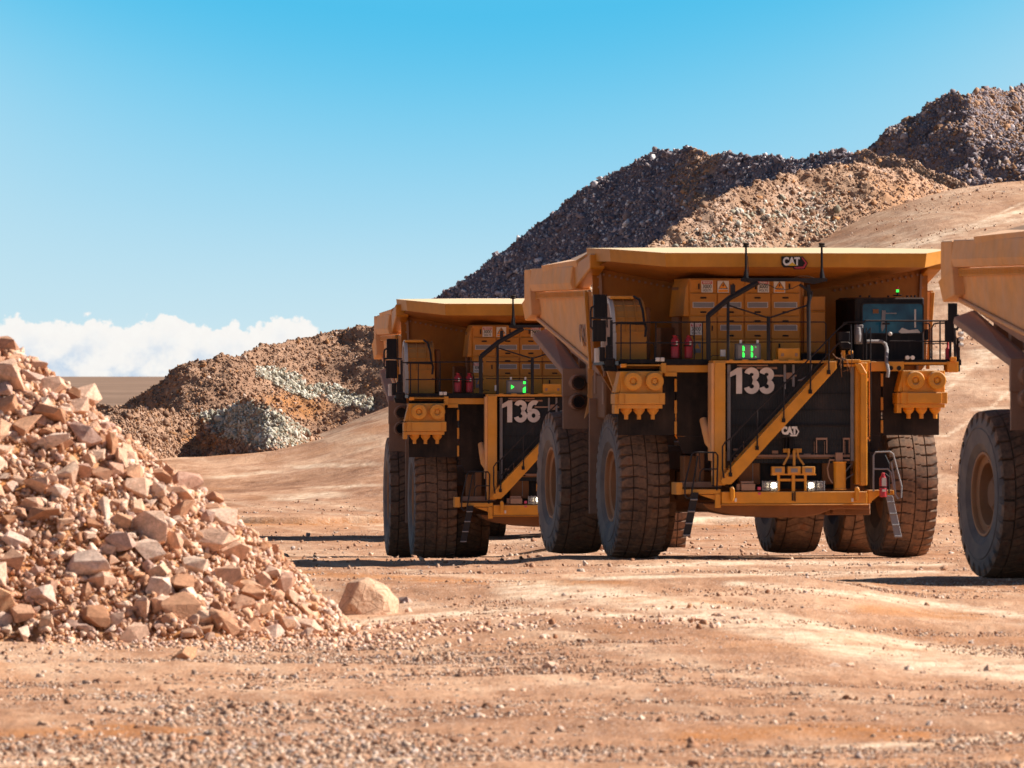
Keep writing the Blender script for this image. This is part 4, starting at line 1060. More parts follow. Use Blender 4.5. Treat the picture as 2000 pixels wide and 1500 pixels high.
        part('lower_edge', lo_, M['side'], w_)
        rl = MB()
        sec = [(4.42, 7.26), (4.93, 7.26), (4.99, 7.45), (4.93, 7.90), (4.42, 7.90)]
        rl.prism([Vector((s * a, 2.35, b)) for a, b in sec], (0, 6.35, 0))
        r_ = part('top_rail', rl, M['side'], body, 0.02)
        ep = MB(); ep.prism([Vector((s * 4.52, 8.2, 7.26)), Vector((s * 4.98, 8.2, 7.26)), Vector((s * 5.06, 9.5, 6.95)), Vector((s * 4.98, 9.75, 6.45)), Vector((s * 4.50, 9.7, 6.4))], (0, 0, 0.001))
        ep.v = []; ep.f = []
        a = [Vector((s * 4.50, 8.35, z)) for z in (6.55, 7.27)]
        ep.prism([Vector((s * 4.99, 8.6, 7.27)), Vector((s * 5.05, 9.55, 6.95)), Vector((s * 4.99, 9.35, 6.45)), Vector((s * 4.95, 8.55, 6.62))], (-s * 0.46, 0, 0))
        ep.box(min(s * 4.5, s * 4.97), max(s * 4.5, s * 4.97), 8.7, 9.6, 7.0, 7.88)
        part('tail_post', ep, M['side'], body, 0.02)
        # bracket under the canopy corner
        cb = MB(); cb.prism([Vector((s * 4.45, 0.0, 7.82)), Vector((s * 4.45, 2.35, 7.3)), Vector((s * 4.45, 2.35, 7.95)), Vector((s * 4.45, 0.0, 8.22))], (s * 0.42, 0, 0))
        part('corner_box', cb, M['body'], body, 0.03)
        # gutter plate along the top, dusty and in full sun
        gp = MB(); gp.add([Vector((s * 4.90, 1.9, 8.06)), Vector((s * 4.97, 6.9, 7.96)), Vector((s * 4.20, 6.9, 8.12)), Vector((s * 4.35, 1.9, 8.40)), Vector((s * 4.88, 1.9, 7.88)), Vector((s * 4.95, 6.9, 7.80)), Vector((s * 4.20, 6.9, 7.90)), Vector((s * 4.35, 1.9, 7.95))],
               [(0, 1, 2, 3), (4, 7, 6, 5), (0, 4, 5, 1), (1, 5, 6, 2), (2, 6, 7, 3), (3, 7, 4, 0)])
        part('gutter_plate', gp, M['side'], body)
    # canopy
    cn = MB(); zc = 8.22
    lipt = [(-4.80, 0.9, 8.38), (-4.66, -1.75, 8.33), (-3.58, -4.1, 8.20), (3.56, -4.1, 8.20), (4.66, -1.75, 8.33), (4.80, 0.9, 8.38)]
    drop = [0.36, 0.34, 0.37, 0.38, 0.34, 0.36]
    V = []; Fc = []
    for (a, b, c), d in zip(lipt, drop): V += [Vector((a, b, c)), Vector((a * 0.99, b + 0.06, c - d))]
    for i in range(5): Fc.append((2 * i, 2 * i + 1, 2 * i + 3, 2 * i + 2))
    cn.add(V, Fc)
    # roof sheet back to the side rails
    R_ = [Vector(p) for p in lipt]
    back = [Vector((4.3, 2.2, 8.36)), Vector((-4.3, 2.2, 8.36))]
    mid = [Vector((-2.6, 0.4, 8.40)), Vector((2.6, 0.4, 8.40))]
    cn.add(R_ + back + mid, [(0, 1, 8), (1, 2, 8), (2, 3, 9, 8), (3, 4, 9), (4, 5, 9), (5, 6, 9), (6, 7, 8, 9), (7, 0, 8)])
    canopy = part('canopy', cn, M['canopy'], body)
    # canopy underside, falling back to the front wall
    us = MB(); und = [Vector((-4.62, -1.7, 8.03)), Vector((-3.54, -4.03, 7.88)), Vector((3.52, -4.03, 7.88)), Vector((4.62, -1.7, 8.03))]
    V = [und[0], und[1], Vector((-1.9, -4.03, 7.86)), Vector((1.9, -4.03, 7.86)), und[2], und[3]] + [Vector((t.x, 0.805, t.z + 0.01)) for t in reversed(top)]
    c0 = len(V) - 1
    us.add(V, [])
    nt_ = len(top); tv = list(range(6, 6 + nt_))   # from +X to -X
    F2 = [(0, 1, tv[-1]), (1, 2, tv[-5], tv[-4]), (1, tv[-4], tv[-3], tv[-2], tv[-1]), (2, 3, tv[nt_ // 2 + 3], tv[nt_ // 2 + 4], tv[-5])]
    F2 = []
    # fan: match each wall point to the nearest lip segment
    lips = [0, 1, 2, 3, 4, 5]
    def near(i): 
        x = V[i].x
        return 0 if x < -4.3 else 1 if x < -2.8 else 2 if x < 0 else 3 if x < 2.8 else 4 if x < 4.3 else 5
    for a, b in zip(tv[:-1], tv[1:]):
        la, lb = near(a), near(b)
        F2.append((a, b, lb)) 
        k = la
        while k != lb: F2.append((a, k, k - 1)); k -= 1
    us.f = [tuple(f) for f in F2]
    part('canopy_underside', us, M['shaded_inner'], canopy)
    bo = MB()
    for k in range(15):
        t = k / 14; p0 = top[0].lerp(top[0], 0); X = -4.35 + t * 2.3
        a = abs(X) / 4.62; zz = 7.22 + 0.62 * max(0, (a - 0.25) / 0.75) ** 1.1 - 0.12
        bo.lathe('Y', (X, 0.74, zz), [(0, 0.035), (0.06, 0.035)], 6); bo.lathe('Y', (-X, 0.74, zz), [(0, 0.035), (0.06, 0.035)], 6)
    for k in range(9):
        for s in (-1, 1): bo.lathe('Y', (s * (4.50 - 0.02 * k), 0.74, 7.6 - k * 0.28), [(0, 0.03), (0.06, 0.03)], 6)
    SPLIT.add('bolt'); part('bolt', bo, M['guard'], body)
    fg = MB()
    for s in (-1, 1): fg.prism([Vector((s * 4.30, 0.72, 4.9)), Vector((s * 4.36, 0.72, 4.9)), Vector((s * 4.48, 0.72, 7.7)), Vector((s * 4.42, 0.72, 7.7))], (0, 0.09, 0))
    part('wall_rib', fg, M['guard'], body)
    # rock guards over and ahead of the rear wheels, cooling outlets
    for s in (-1, 1):
        g = MB(); a0, a1 = 4.82, 4.30
        g.prism([Vector((s * a0, 4.45, 5.10)), Vector((s * a1, 4.45, 5.12)), Vector((s * a1, 9.0, 6.28)), Vector((s * a0, 9.0, 6.10))], (0, 0.12, -0.16))
        gd = part('rock_guard', g, M['guard'], root, 0.02)
        g2 = MB(); g2.box(min(s * 4.82, s * 4.12), max(s * 4.82, s * 4.12), 4.42, 4.55, 4.35, 5.12)
        g2.box(min(s * 4.80, s * 4.10), max(s * 4.80, s * 4.10), 4.47, 4.55, 3.46, 4.35)
        part('guard_plate', g2, M['guard'], gd, 0.01)
        for z in (4.72, 4.20):
            du = MB(); xc = s * 4.30
            du.lathe('Y', (s * 4.42, 4.10, z), [(0.0, 0.20), (0.0, 0.17), (0.12, 0.14), (0.14, 0.21), (0.36, 0.24)], 20)
            ao = part('air_outlet', du, M['guard'], gd, smooth=True)
            di = MB(); di.lathe('Y', (s * 4.42, 4.098, z), [(0, 0.165), (0.02, 0.165)], 16); part('outlet_mouth', di, M['mudflap'], ao)
        bp = MB(); bp.prism([Vector((s * 4.20, 3.9, 5.25)), Vector((s * 4.06, 3.9, 5.25)), Vector((s * 4.02, 3.9, 4.15)), Vector((s * 4.30, 3.9, 3.75)), Vector((s * 4.20, 3.9, 4.2))], (0, 0.08, 0))
        part('bracket', bp, M['side'], gd)
        fp = MB(); fp.box(min(s * 4.38, s * 3.2), max(s * 4.38, s * 3.2), 2.75, 2.85, 1.15, 4.3)
        part('mud_flap', fp, M['guard'], root, 0.01)
        sd = MB(); sd.box(min(s * 4.18, s * 3.3), max(s * 4.18, s * 3.3), 1.5, 3.4, 3.75, 4.95)
        part('side_tank', sd, M['frame'], root, 0.04)
        sp = MB(); sp.prism([Vector((s * 4.35, 0.3, 5.05)), Vector((s * 3.6, 0.3, 5.05)), Vector((s * 3.6, 0.3, 3.7)), Vector((s * 3.85, 0.3, 3.7))], (0, 0.12, 0))
        part('side_bracket', sp, M['side'], root, 0.01)
    # ---------------- deck
    dk = MB(); dk.box(-4.68, 4.70, -3.25, 0.55, 5.20, 5.32)
    deck = part('deck', dk, M['black'], root, 0.01)
    tr = MB(); tr.box(-4.66, -2.2, -3.30, -3.252, 5.22, 5.36); tr.box(1.9, 4.68, -3.30, -3.252, 5.22, 5.36)
    part('toe_board', tr, M['black'], deck)
    db = MB(); db.pbox(1212, 1300, 709, 715, -3.30, -3.15); db.pbox(1298, 1388, 709, 727, -3.22, -2.9)
    db.pbox(1291, 1301, 709, 729, -3.32, -3.1)
    part('deck_beam', db, M['yellow_dusty'], deck, 0.01)
    db = MB(); db.pbox(1688, 1766, 706, 725, -3.36, -2.9); db.pbox(1766, 1852, 707, 712, -3.36, -3.1); db.pbox(1850, 1872, 706, 727, -3.36, -2.9)
    part('deck_beam', db, M['yellow'], deck, 0.01)
    hl = MB()
    for p in (1740, 1756): hl.lathe('Y', L(p, 719, -3.37), [(0, 0.063), (0.03, 0.063)], 16)
    part('beam_hole', hl, M['ink'], deck)
    dd = MB(); dd.pbox(1299, 1322, 727, 735, -3.25, -3.0); part('deck_bracket', dd, M['yellow_dusty'], deck)
    # central deck edge above the radiator
    ce = MB(); ce.pbox(1393, 1700, 704, 709, -3.92, -3.2)
    for k in range(6): ce.pbox(1420 + k * 30, 1432 + k * 30, 702, 704.5, -3.95, -3.85)
    part('radiator_top_beam', ce, M['yellow_dusty'], deck, 0.01)
    # turn lamps
    for (a, b, c, d) in ((1213, 1224, 710.5, 718), (1857, 1868, 697, 706)):
        mb = MB(); mb.pbox(a, b, c, d, -3.45, -3.33); part('turn_signal', mb, M['orange'], deck, 0.01)
    for (a, b) in ((1281, 700), (1290, 700)):
        mb = MB(); mb.pbox(a, a + 8, 698, 706, -3.42, -3.32); part('work_light', mb, M['white'], deck, 0.015)
    for a in (1773, 1783):
        mb = MB(); mb.lathe('Y', L(a, 698.5, -3.5), [(0, 0.035), (0, 0.055), (0.12, 0.055)], 14); part('work_light', mb, M['white'], deck)
    # ---------------- fenders
    f1 = MB(); f1.pbox(1207, 1319, 720, 850, -2.92, -2.86); f1.pbox(1322, 1389, 727, 852, -2.90, -2.84)
    f1.pprism([(1322, 852.2), (1389, 852.2), (1389, 886), (1334, 886)], -2.90, -2.84)
    part('fender', f1, M['mudflap'], root)
    f2 = MB(); f2.pbox(1700, 1721, 725, 850, -2.92, -2.86); f2.pbox(1724, 1834, 725, 850, -2.90, -2.84); f2.pprism([(1700, 850.2), (1722, 850.2), (1712, 884), (1700, 884)], -2.92, -2.86)
    part('fender', f2, M['mudflap'], root)
    hg = MB()
    for y in (740, 782, 823): hg.pbox(1317.5, 1322, y, y + 25, -2.97, -2.93)
    part('hinge', hg, M['yellow_dusty'], root)
    hg = MB()
    for y in (729.5, 776, 821): hg.pbox(1720.5, 1725, y, y + 25, -2.97, -2.93)
    part('hinge', hg, M['yellow'], root)
    # ---------------- air cleaners
    for (o, dy, mt, mname) in ((0, 0, M['yellow_dusty'], 'dusty'), (551.5, -1.5, M['yellow'], 'clean')):
        def pb(mb, a, b, c, d, Y0, Y1): return mb.pbox(a + o, b + o, c + dy, d + dy, Y0, Y1)
        mb = MB(); pb(mb, 1212, 1294, 725, 768, -3.55, -2.95)
        mb.pprism([(1202 + o, 767 + dy), (1212 + o, 725 + dy), (1212 + o, 767 + dy)], -3.50, -2.95)
        ac = part('air_cleaner', mb, mt, root, 0.015)
        mb = MB(); pb(mb, 1209, 1299, 767.5, 790, -3.66, -2.95); pb(mb, 1201, 1209, 769, 790, -3.58, -2.95)
        part('lower_box', mb, mt, ac, 0.012)
        mb = MB(); pb(mb, 1221, 1288, 768.5, 789, -3.70, -3.665); part('box_lid', mb, M['yellow_dusty'] if o == 0 else mt, ac, 0.008)
        mb = MB(); pb(mb, 1206, 1294, 790.3, 798, -3.60, -2.98); pb(mb, 1200, 1209, 790.5, 808, -3.58, -3.2); part('flange', mb, mt, ac, 0.01)
        for cx in (1235, 1277):
            mb = MB(); c = L(cx + o, 744.5 + dy, -3.55)
            mb.lathe('Y', c, [(-0.12, 0.0), (-0.13, 0.055), (-0.11, 0.075), (-0.10, 0.085), (-0.15, 0.10), (-0.17, 0.13), (-0.165, 0.225), (-0.14, 0.245), (0.0, 0.25)], 32)
            part('round_cover', mb, mt, ac, smooth=True)
        for cx in (1223, 1248, 1275):
            mb = MB(); c = L(cx + o, 798 + dy, -3.3)
            mb.lathe('Z', c, [(-0.29, 0.056), (-0.16, 0.058), (-0.155, 0.08), (-0.06, 0.155), (0.0, 0.155)], 18)
            part('dust_cup', mb, mt, ac, smooth=True)
    # ---------------- radiator and its frame
    g = MB(); g.pbox(1428, 1661, 710, 905, -3.58, -3.3); rad_ = part('radiator', g, M['grille'], root)
    g = MB()
    for y in (768, 800, 831, 860, 869): g.pbox(1428, 1661, y, y + (2.2 if y in (831,) else 1.0), -3.62, -3.585)
    for y in (828.5, 830.8): g.pbox(1428, 1661, y, y + 0.8, -3.64, -3.60)
    part('radiator_bar', g, M['rail'], rad_)
    g = MB(); g.pbox(1420.5, 1427, 712, 900, -3.64, -3.58); g.pbox(1661.5, 1668, 712, 900, -3.64, -3.58)
    for k in range(9):
        for p in (1424, 1664.5): g.lathe('Y', L(p, 735 + k * 18, -3.68), [(0, 0.03), (0.05, 0.03)], 6)
    g.pbox(1531, 1535, 712, 760, -3.66, -3.59); g.pbox(1548, 1552, 712, 755, -3.66, -3.59)
    part('side_flange', g, M['grey'], rad_)
    g = MB(); g.pbox(1536, 1547, 728, 740, -3.65, -3.59); g.pbox(1500, 1556, 732, 735.5, -3.63, -3.585); g.pbox(1440, 1500, 712.5, 715, -3.63, -3.585)
    part('dusty_patch_plate', g, M['guard'], rad_)
    g = MB()
    for a, b in ((1594, 1616), (1647, 1660)):
        g.pbox(a, b, 855, 859, -3.63, -3.59); g.pbox(a, a + 2, 859, 885, -3.63, -3.59); g.pbox(b - 2, b, 859, 885, -3.63, -3.59)
    g.pbox(1438, 1480, 888, 890.5, -3.66, -3.59); g.pbox(1480, 1660, 888, 893, -3.66, -3.59)
    part('access_frame', g, M['guard'], rad_)
    g = MB()
    for a, b, w_, h_ in ((1444, 716, 26, 5), (1478, 717, 40, 4), (1560, 741, 8, 3), (1433, 893, 12, 6), (1452, 892, 14, 5), (1487, 890, 22, 5), (1523, 890, 9, 5), (1570, 886, 14, 7), (1508, 880, 12, 6), (1432, 876, 10, 4)): g.pbox(a, a + w_, b, b + h_, -3.60, -3.585)
    for a in (1452, 1590, 1610, 1650): g.pbox(a, a + 1.0, 862, 888, -3.62, -3.585)
    SPLIT.add('dried_mud'); part('dried_mud', g, M['guard'], rad_, 0.006)
    g = MB(); g.ptube([(1664, 905, -3.5), (1648, 925, -3.55), (1630, 945, -3.6)], 0.02); g.ptube([(1668, 925, -3.5), (1652, 935, -3.55), (1645, 955, -3.6)], 0.02); g.ptube([(1470, 900, -3.4), (1470, 940, -3.4)], 0.012)
    g.ptube([(1558, 743, -3.66), (1566, 741, -3.68), (1576, 735, -3.66), (1584, 726, -3.64), (1586, 712, -3.64)], 0.014)
    part('hose', g, M['grey'], rad_)
    g = MB(); g.pbox(1470, 1620, 893.2, 896, -3.68, -3.59); part('lower_beam', g, M['frame'], rad_)
    g = MB(); g.pbox(1428, 1661, 905.3, 955, -3.30, -3.0); part('lower_shroud', g, M['black'], rad_)
    col = MB(); col.pbox(1396, 1417, 707, 948, -3.95, -3.45); part('frame_column', col, M['yellow_dusty'], root, 0.015)
    col = MB(); col.pbox(1389.5, 1395.5, 709, 900, -3.90, -3.4); part('column_side_plate', col, M['side'], root, 0.01)
    col = MB(); col.pbox(1671, 1681, 716, 946, -3.78, -3.4); col.pbox(1681.5, 1694, 708, 948, -3.95, -3.45)
    col.pprism([(1669, 709.5), (1682, 709.5), (1694, 730), (1681, 730)], -4.0, -3.9)
    part('frame_column', col, M['yellow'], root, 0.015)
    col = MB(); col.pbox(1697.5, 1701.5, 724, 862, -3.70, -3.64); col.pbox(1694.2, 1697.4, 738, 744, -3.70, -3.6); col.pbox(1694.2, 1701.5, 853, 858, -3.70, -3.62)
    part('side_handle', col, M['side'], root)
    # ---------------- diagonal stairs
    st = MB(); st.pprism([(1633, 706), (1620, 706), (1414, 927), (1408, 939), (1411, 946), (1428, 946), (1440, 934), (1634, 720)], -4.12, -4.04)
    stairs = part('stairs', st, M['yellow'], root, 0.008, label='yellow stairs running diagonally across the radiator')
    ss = MB()
    for k in range(15):
        t = k / 14; ax_, ay_ = 1432 + t * 180, 915 - t * 195
        a = L(ax_ - 4, ay_, -4.03); ss.box(a.x - 0.05, a.x + 0.24, -4.03, -3.72, a.z - 0.02, a.z + 0.02)
    part('stair_tread', ss, M['yellow_dusty'], stairs)
    s2 = MB(); s2.pprism([(1630, 700), (1616, 703), (1412, 922), (1418, 926)], -3.72, -3.68); part('inner_stringer', s2, M['yellow_dusty'], stairs)
    ed = MB()
    for k in range(12):
        t = (k + .5) / 12; ed.ptube([(1420 + t * 200, 921 - t * 211, -4.10), (1427 + t * 200, 914 - t * 211, -4.10)], 0.018, 5)
    part('edge_strip', ed, emis('hi_vis_strip', (0.25, 0.30, 0.03), 0.0), stairs)
    hr = MB()
    hr.ptube([(1414, 934, -4.14), (1411, 915, -4.14), (1411, 872, -4.14), (1417, 863, -4.14), (1428, 855, -4.14), (1480, 800, -4.14), (1560, 722, -4.14), (1640, 640, -4.14), (1652, 632, -4.14), (1662, 634, -4.14), (1663, 700, -4.14)], 0.022)
    hr.ptube([(1428, 892, -4.14), (1480, 838, -4.14), (1560, 752, -4.14), (1640, 668, -4.14)], 0.018)
    for a, b, c in ((1427, 856, 930), (1479, 798, 878), (1531, 745, 824), (1583, 700, 768), (1619, 663, 730)): hr.ptube([(a, b, -4.14), (a, c, -4.14)], 0.02)
    part('handrail', hr, M['rail'], stairs)
    ft_ = MB()
    for a, c in ((1427, 930), (1479, 878), (1531, 824), (1583, 768), (1619, 730)): ft_.pbox(a - 3.2, a + 3.2, c - 7, c + 1, -4.19, -4.125)
    part('rail_foot', ft_, M['ink'], stairs)
    # ---------------- bumper
    bp = MB(); bp.pbox(1410, 1694, 960, 984, -4.05, -3.3); bp.pbox(1409, 1696, 984.2, 987, -4.08, -3.3)
    bumper = part('bumper', bp, M['yellow'], root, 0.012)
    b2 = MB(); b2.pbox(1323, 1408, 955.5, 965, -3.95, -3.2); b2.pbox(1321, 1333, 942, 966, -4.0, -3.3); b2.pbox(1397, 1408, 965, 992, -3.98, -3.9)
    b2.pprism([(1366, 966), (1400, 966), (1400, 978)], -3.9, -3.8)
    part('bumper_step', b2, M['yellow_dusty'], bumper, 0.01)
    b3 = MB(); b3.pprism([(1696, 957), (1746, 957), (1746, 966), (1716, 968), (1704, 978), (1700, 984), (1696, 984)], -3.98, -3.3)
    part('bumper_step', b3, M['yellow'], bumper, 0.01)
    b4 = MB(); b4.pbox(1333, 1410, 941, 952, -3.5, -3.2); part('tread_platform', b4, M['guard'], bumper, 0.01)
    b5 = MB()
    for a in (1427, 1671): b5.pprism([(a, 952), (a + 5, 950), (a + 8, 956), (a + 8, 972), (a + 5, 980), (a + 1, 978), (a, 960)], -4.22, -4.06)
    part('tow_hook', b5, M['yellow'], bumper, 0.02)
    b6 = MB(); b6.pbox(1547, 1550, 962, 978, -4.09, -4.05); b6.pbox(1552, 1554, 960, 979, -4.09, -4.05); part('slot', b6, M['ink'], bumper)
    b7 = MB(); b7.pbox(1435, 1439, 973, 980, -4.07, -4.05); b7.pbox(1663, 1667, 973, 980, -4.07, -4.05); part('reflector', b7, M['white'], bumper)
    # ladders with their rails
    for (x0, y0, x1, y1, mt) in ((1358, 962, 1341, 1048, M['rail']), (1737, 968, 1755, 1050, M['grey'])):
        ld = MB(); w = 7
        ld.pprism([(x0 - w, y0), (x0 + w, y0), (x1 + w, y1), (x1 - w, y1)], -4.06, -4.00)
        lad = part('ladder', ld, mt, root, 0.01)
        rg = MB()
        for k in range(4):
            t = 0.16 + k * 0.27; a, b = x0 + (x1 - x0) * t, y0 + (y1 - y0) * t
            rg.ptube([(a - w, b, -4.09), (a + w, b, -4.09)], 0.022)
        part('rung', rg, M['grey'], lad)
    lr = MB()
    Yl = -4.12
    lr.ptube([(1400, 958, Yl), (1402, 890, Yl), (1398, 884, Yl), (1356, 883, Yl), (1351, 888, Yl), (1338, 945, Yl), (1338, 968, Yl), (1343, 974, Yl), (1350, 970, Yl), (1352, 955, Yl), (1363, 890, Yl)], 0.024)
    lr.ptube([(1366, 940, Yl), (1368, 922, Yl), (1373, 916, Yl), (1400, 916, Yl)], 0.02); lr.ptube([(1393, 884, Yl), (1393, 950, Yl)], 0.022); lr.ptube([(1366, 884, Yl), (1367, 916, Yl)], 0.016)
    part('ladder_rail', lr, M['rail'], root)
    lr = MB()
    lr.ptube([(1706, 960, Yl), (1706, 890, Yl), (1710, 883, Yl), (1738, 882, Yl), (1744, 886, Yl), (1761, 950, Yl), (1760, 972, Yl), (1754, 974, Yl), (1749, 966, Yl), (1746, 935, Yl), (1741, 903, Yl)], 0.024)
    lr.ptube([(1707, 916, Yl), (1734, 916, Yl), (1740, 922, Yl), (1746, 956, Yl)], 0.022)
    part('ladder_rail', lr, M['grey'], root)
    bx = MB(); bx.pprism([(1697, 884), (1728, 884), (1738, 905), (1738, 956), (1697, 956)], -3.6, -3.0); part('side_box', bx, M['black'], root, 0.02)
    # bumper fittings: lights, sensors, grease cylinder
    cy = MB(); c = L(1640, 957, -3.8); top_ = L(1640, 903, -3.8)
    cy.lathe('Z', c, [(0.0, 0.19), (0.03, 0.19), (0.04, 0.165), (top_.z - c.z - 0.02, 0.165), (top_.z - c.z, 0.185), (top_.z - c.z + 0.02, 0.185)], 24)
    gc = part('grease_cylinder', cy, M['yellow_dusty'], root, smooth=True)
    cy = MB(); cy.pbox(1633, 1646, 884, 902, -3.9, -3.75); cy.ptube([(1632, 899, -3.82), (1621, 897, -3.85), (1616, 915, -3.9), (1619, 932, -3.9), (1626, 944, -3.9)], 0.02); cy.pbox(1622, 1660, 897, 900, -3.8, -3.7)
    part('pump_head', cy, M['guard'], gc, 0.01)
    lf = MB(); lf.pbox(1508, 1594, 925, 928, -4.02, -3.8)
    for a in (1519, 1571): lf.pbox(a, a + 4.5, 928, 959, -3.98, -3.92)
    lf.pbox(1547, 1553, 928, 960, -4.02, -3.95); lf.pbox(1523, 1571, 935, 940, -3.96, -3.93); lf.pbox(1530, 1566, 876, 884, -3.72, -3.66)
    fs = part('light_stand', lf, M['yellow'], root, 0.006)
    tb = MB(); tb.ptube([(1551, 880, -3.85), (1551, 910, -3.95)], 0.04); tb.ptube([(1541, 877, -3.82), (1540, 890, -3.85), (1530, 908, -3.95)], 0.03); tb.ptube([(1557, 877, -3.82), (1559, 892, -3.85), (1570, 908, -3.95)], 0.03)
    part('hose', tb, M['yellow_dusty'], fs, smooth=True)
    for a in (1508, 1539, 1567):
        mb = MB(); mb.pbox(a, a + 25, 911, 925, -4.05, -3.88); s_ = part('floodlight', mb, M['yellow_dusty'], fs, 0.01)
        mb = MB(); mb.pbox(a + 6, a + 19, 915, 922.5, -4.065, -4.052); part('lens', mb, M['grey'], s_)
    for a, lit in ((1496, 0), (1512, 1), (1585, 1), (1603, 0)):
        mb = MB(); 
        for yy in (941, 948, 955): mb.ptube([(a - 7, yy, -4.02), (a + 7, yy, -4.02)], 0.012, 5)
        for xx in (a - 7, a, a + 7): mb.ptube([(xx, 939, -4.02), (xx, 958, -4.02)], 0.012, 5)
        mb.pbox(a - 7, a + 7, 940, 958, -3.86, -3.80)
        h = part('headlight', mb, M['grey'], root, 0)
        mb = MB(); mb.lathe('Y', L(a, 948, -4.0 if lit else -3.92), [(0, 0.05), (0.02, 0.075), (0.10, 0.075)], 16); part('lamp', mb, M['lamp'] if lit else M['pale'], h)
    mb = MB(); mb.pbox(1448, 1475, 945, 958, -4.0, -3.85); mb.pbox(1447, 1472, 940, 944.5, -3.95, -3.85); mb.pbox(1439, 1446, 945, 958, -3.9, -3.8); part('sensor_box', mb, M['guard'], root, 0.01)
    mb = MB(); mb.pbox(1480, 1486, 951, 957, -4.03, -3.98); mb.pbox(1481, 1486, 962, 966, -4.07, -4.05); part('marker', mb, M['pink'], root)
    # logo plate on the radiator
    mb = MB(); mb.pbox(1528, 1562, 832, 854, -4.0, -3.92); lg = part('logo_plate', mb, M['ink'], root)
    c = L(1541.5, 841.5, -4.005); t = text_mesh('logo_letters', 'CAT', 0.26, 0.020, lg, M['white'], (c.x, c.y, c.z), sx=0.80)
    mb = MB(); loop = [(1553, 834), (1556, 834), (1561, 843), (1556, 852), (1544, 852), (1542, 849), (1555, 849), (1558.5, 843), (1554, 837)]
    mb.prism([L(a, b, -4.005) for a, b in loop], (0, -0.01, 0)); part('logo_outline', mb, M['white'], lg)
    mb = MB(); mb.pbox(1534, 1538, 854, 885, -3.7, -3.6); mb.pbox(1541, 1550, 854, 885, -3.72, -3.6); part('centre_channel', mb, M['black'], rad_, 0.01)
    # ---------------- canopy logo
    Yc = -4.13
    mb = MB(); mb.prism([L(a, b, Yc) for a, b in ((1526.5, 501), (1568, 501), (1578, 513.5), (1572, 526), (1551, 526), (1548, 522.5), (1531, 522.5), (1526.5, 517))], (0, 0.03, 0))
    lg = part('logo_badge', mb, M['ink'], root)
    mb = MB(); mb.prism([L(a, b, Yc - 0.006) for a, b in ((1565, 502.5), (1567, 502.5), (1576.5, 514), (1570.5, 524.5), (1553, 524.5), (1551, 521.5), (1568, 520.5), (1573, 514))], (0, 0.004, 0))
    part('logo_red_edge', mb, M['red'], lg)
    c = L(1545.5, 511.2, Yc - 0.012); text_mesh('logo_letters', 'CAT', 0.285, 0.014, lg, M['white'], (c.x, c.y, c.z), sx=0.80)
    mb = MB(); mb.prism([L(a, b, Yc - 0.02) for a, b in ((1539, 519), (1547.5, 512), (1556, 519))], (0, 0.004, 0)); part('logo_triangle', mb, paint('logo_yellow', (0.75, 0.42, 0.02), amount=0.05, up=0.1), lg)
    # ---------------- electrical cabinet
    Yk = -2.25
    cb = MB(); cb.pbox(1346, 1564, 544, 704, Yk, -0.1); cb.prism([L(1346, 546, Yk), L(1340, 560, Yk), L(1334, 618, Yk), L(1346, 618, Yk)], (0, 2.0, 0))
    cab = part('electrical_cabinet', cb, M['cabinet'], root, 0.02)
    xs = [1347, 1401, 1454, 1506, 1563]; rows = [(573, 616), (618.5, 662)]
    for i in range(4):
        mb = MB(); mb.pbox(xs[i] + 1, xs[i + 1] - 1, 546, 571, Yk - 0.03, Yk - 0.003); part('cabinet_door', mb, M['cabinet'], cab, 0.012)
        for r, (a, b) in enumerate(rows):
            if i == 0 and r == 1: continue
            mb = MB(); mb.pbox(xs[i] + 1.2, xs[i + 1] - 1.2, a, b, Yk - 0.05, Yk - 0.003)
            d = part('cabinet_door', mb, M['cabinet'], cab, 0.015)
            vy = a + 17 if r == 0 else a + 16
            mb = MB(); x0, x1 = xs[i] + 6, xs[i + 1] - 6
            mb.pbox(x0, x1, vy, vy + 1, Yk - 0.06, Yk - 0.05); mb.pbox(x0, x1, vy + 10, vy + 11, Yk - 0.06, Yk - 0.05); mb.pbox(x0, x0 + 1.3, vy, vy + 11, Yk - 0.07, Yk - 0.052); mb.pbox(x1 - 1.3, x1, vy, vy + 11, Yk - 0.07, Yk - 0.052)
            v = part('vent_frame', mb, M['pale'], d)
            mb = MB(); mb.pbox(x0 + 1.3, x1 - 1.3, vy + 1, vy + 10, Yk - 0.056, Yk - 0.05); part('vent_mesh', mb, M['grey'], v)
            mb = MB(); cx = (x0 + x1) / 2
            for hy in (a + 7, b - 8): mb.pbox(cx - 6, cx + 6, hy, hy + 3.2, Yk - 0.085, Yk - 0.052)
            part('handle', mb, M['ink'], d, 0.01)
    for i in range(4):
        mb = MB(); mb.pbox(xs[i] + 1.2, xs[i + 1] - 1.2, 664, 703, Yk - 0.04, Yk - 0.003); part('cabinet_door', mb, M['yellow_dusty'], cab, 0.012)
    mb = MB(); mb.pbox(1348, 1400, 618.5, 662, Yk - 0.04, Yk - 0.003); part('cabinet_door', mb, M['cabinet'], cab, 0.012)
    mb = MB()
    for p in (1364, 1431, 1475, 1541): mb.pbox(p, p + 2.6, 554, 565, Yk - 0.07, Yk - 0.035)
    mb.pbox(1390, 1392.6, 636, 646, Yk - 0.07, Yk - 0.045); mb.pbox(1521, 1524, 671, 680, Yk - 0.07, Yk - 0.045)
    part('latch', mb, M['ink'], cab)
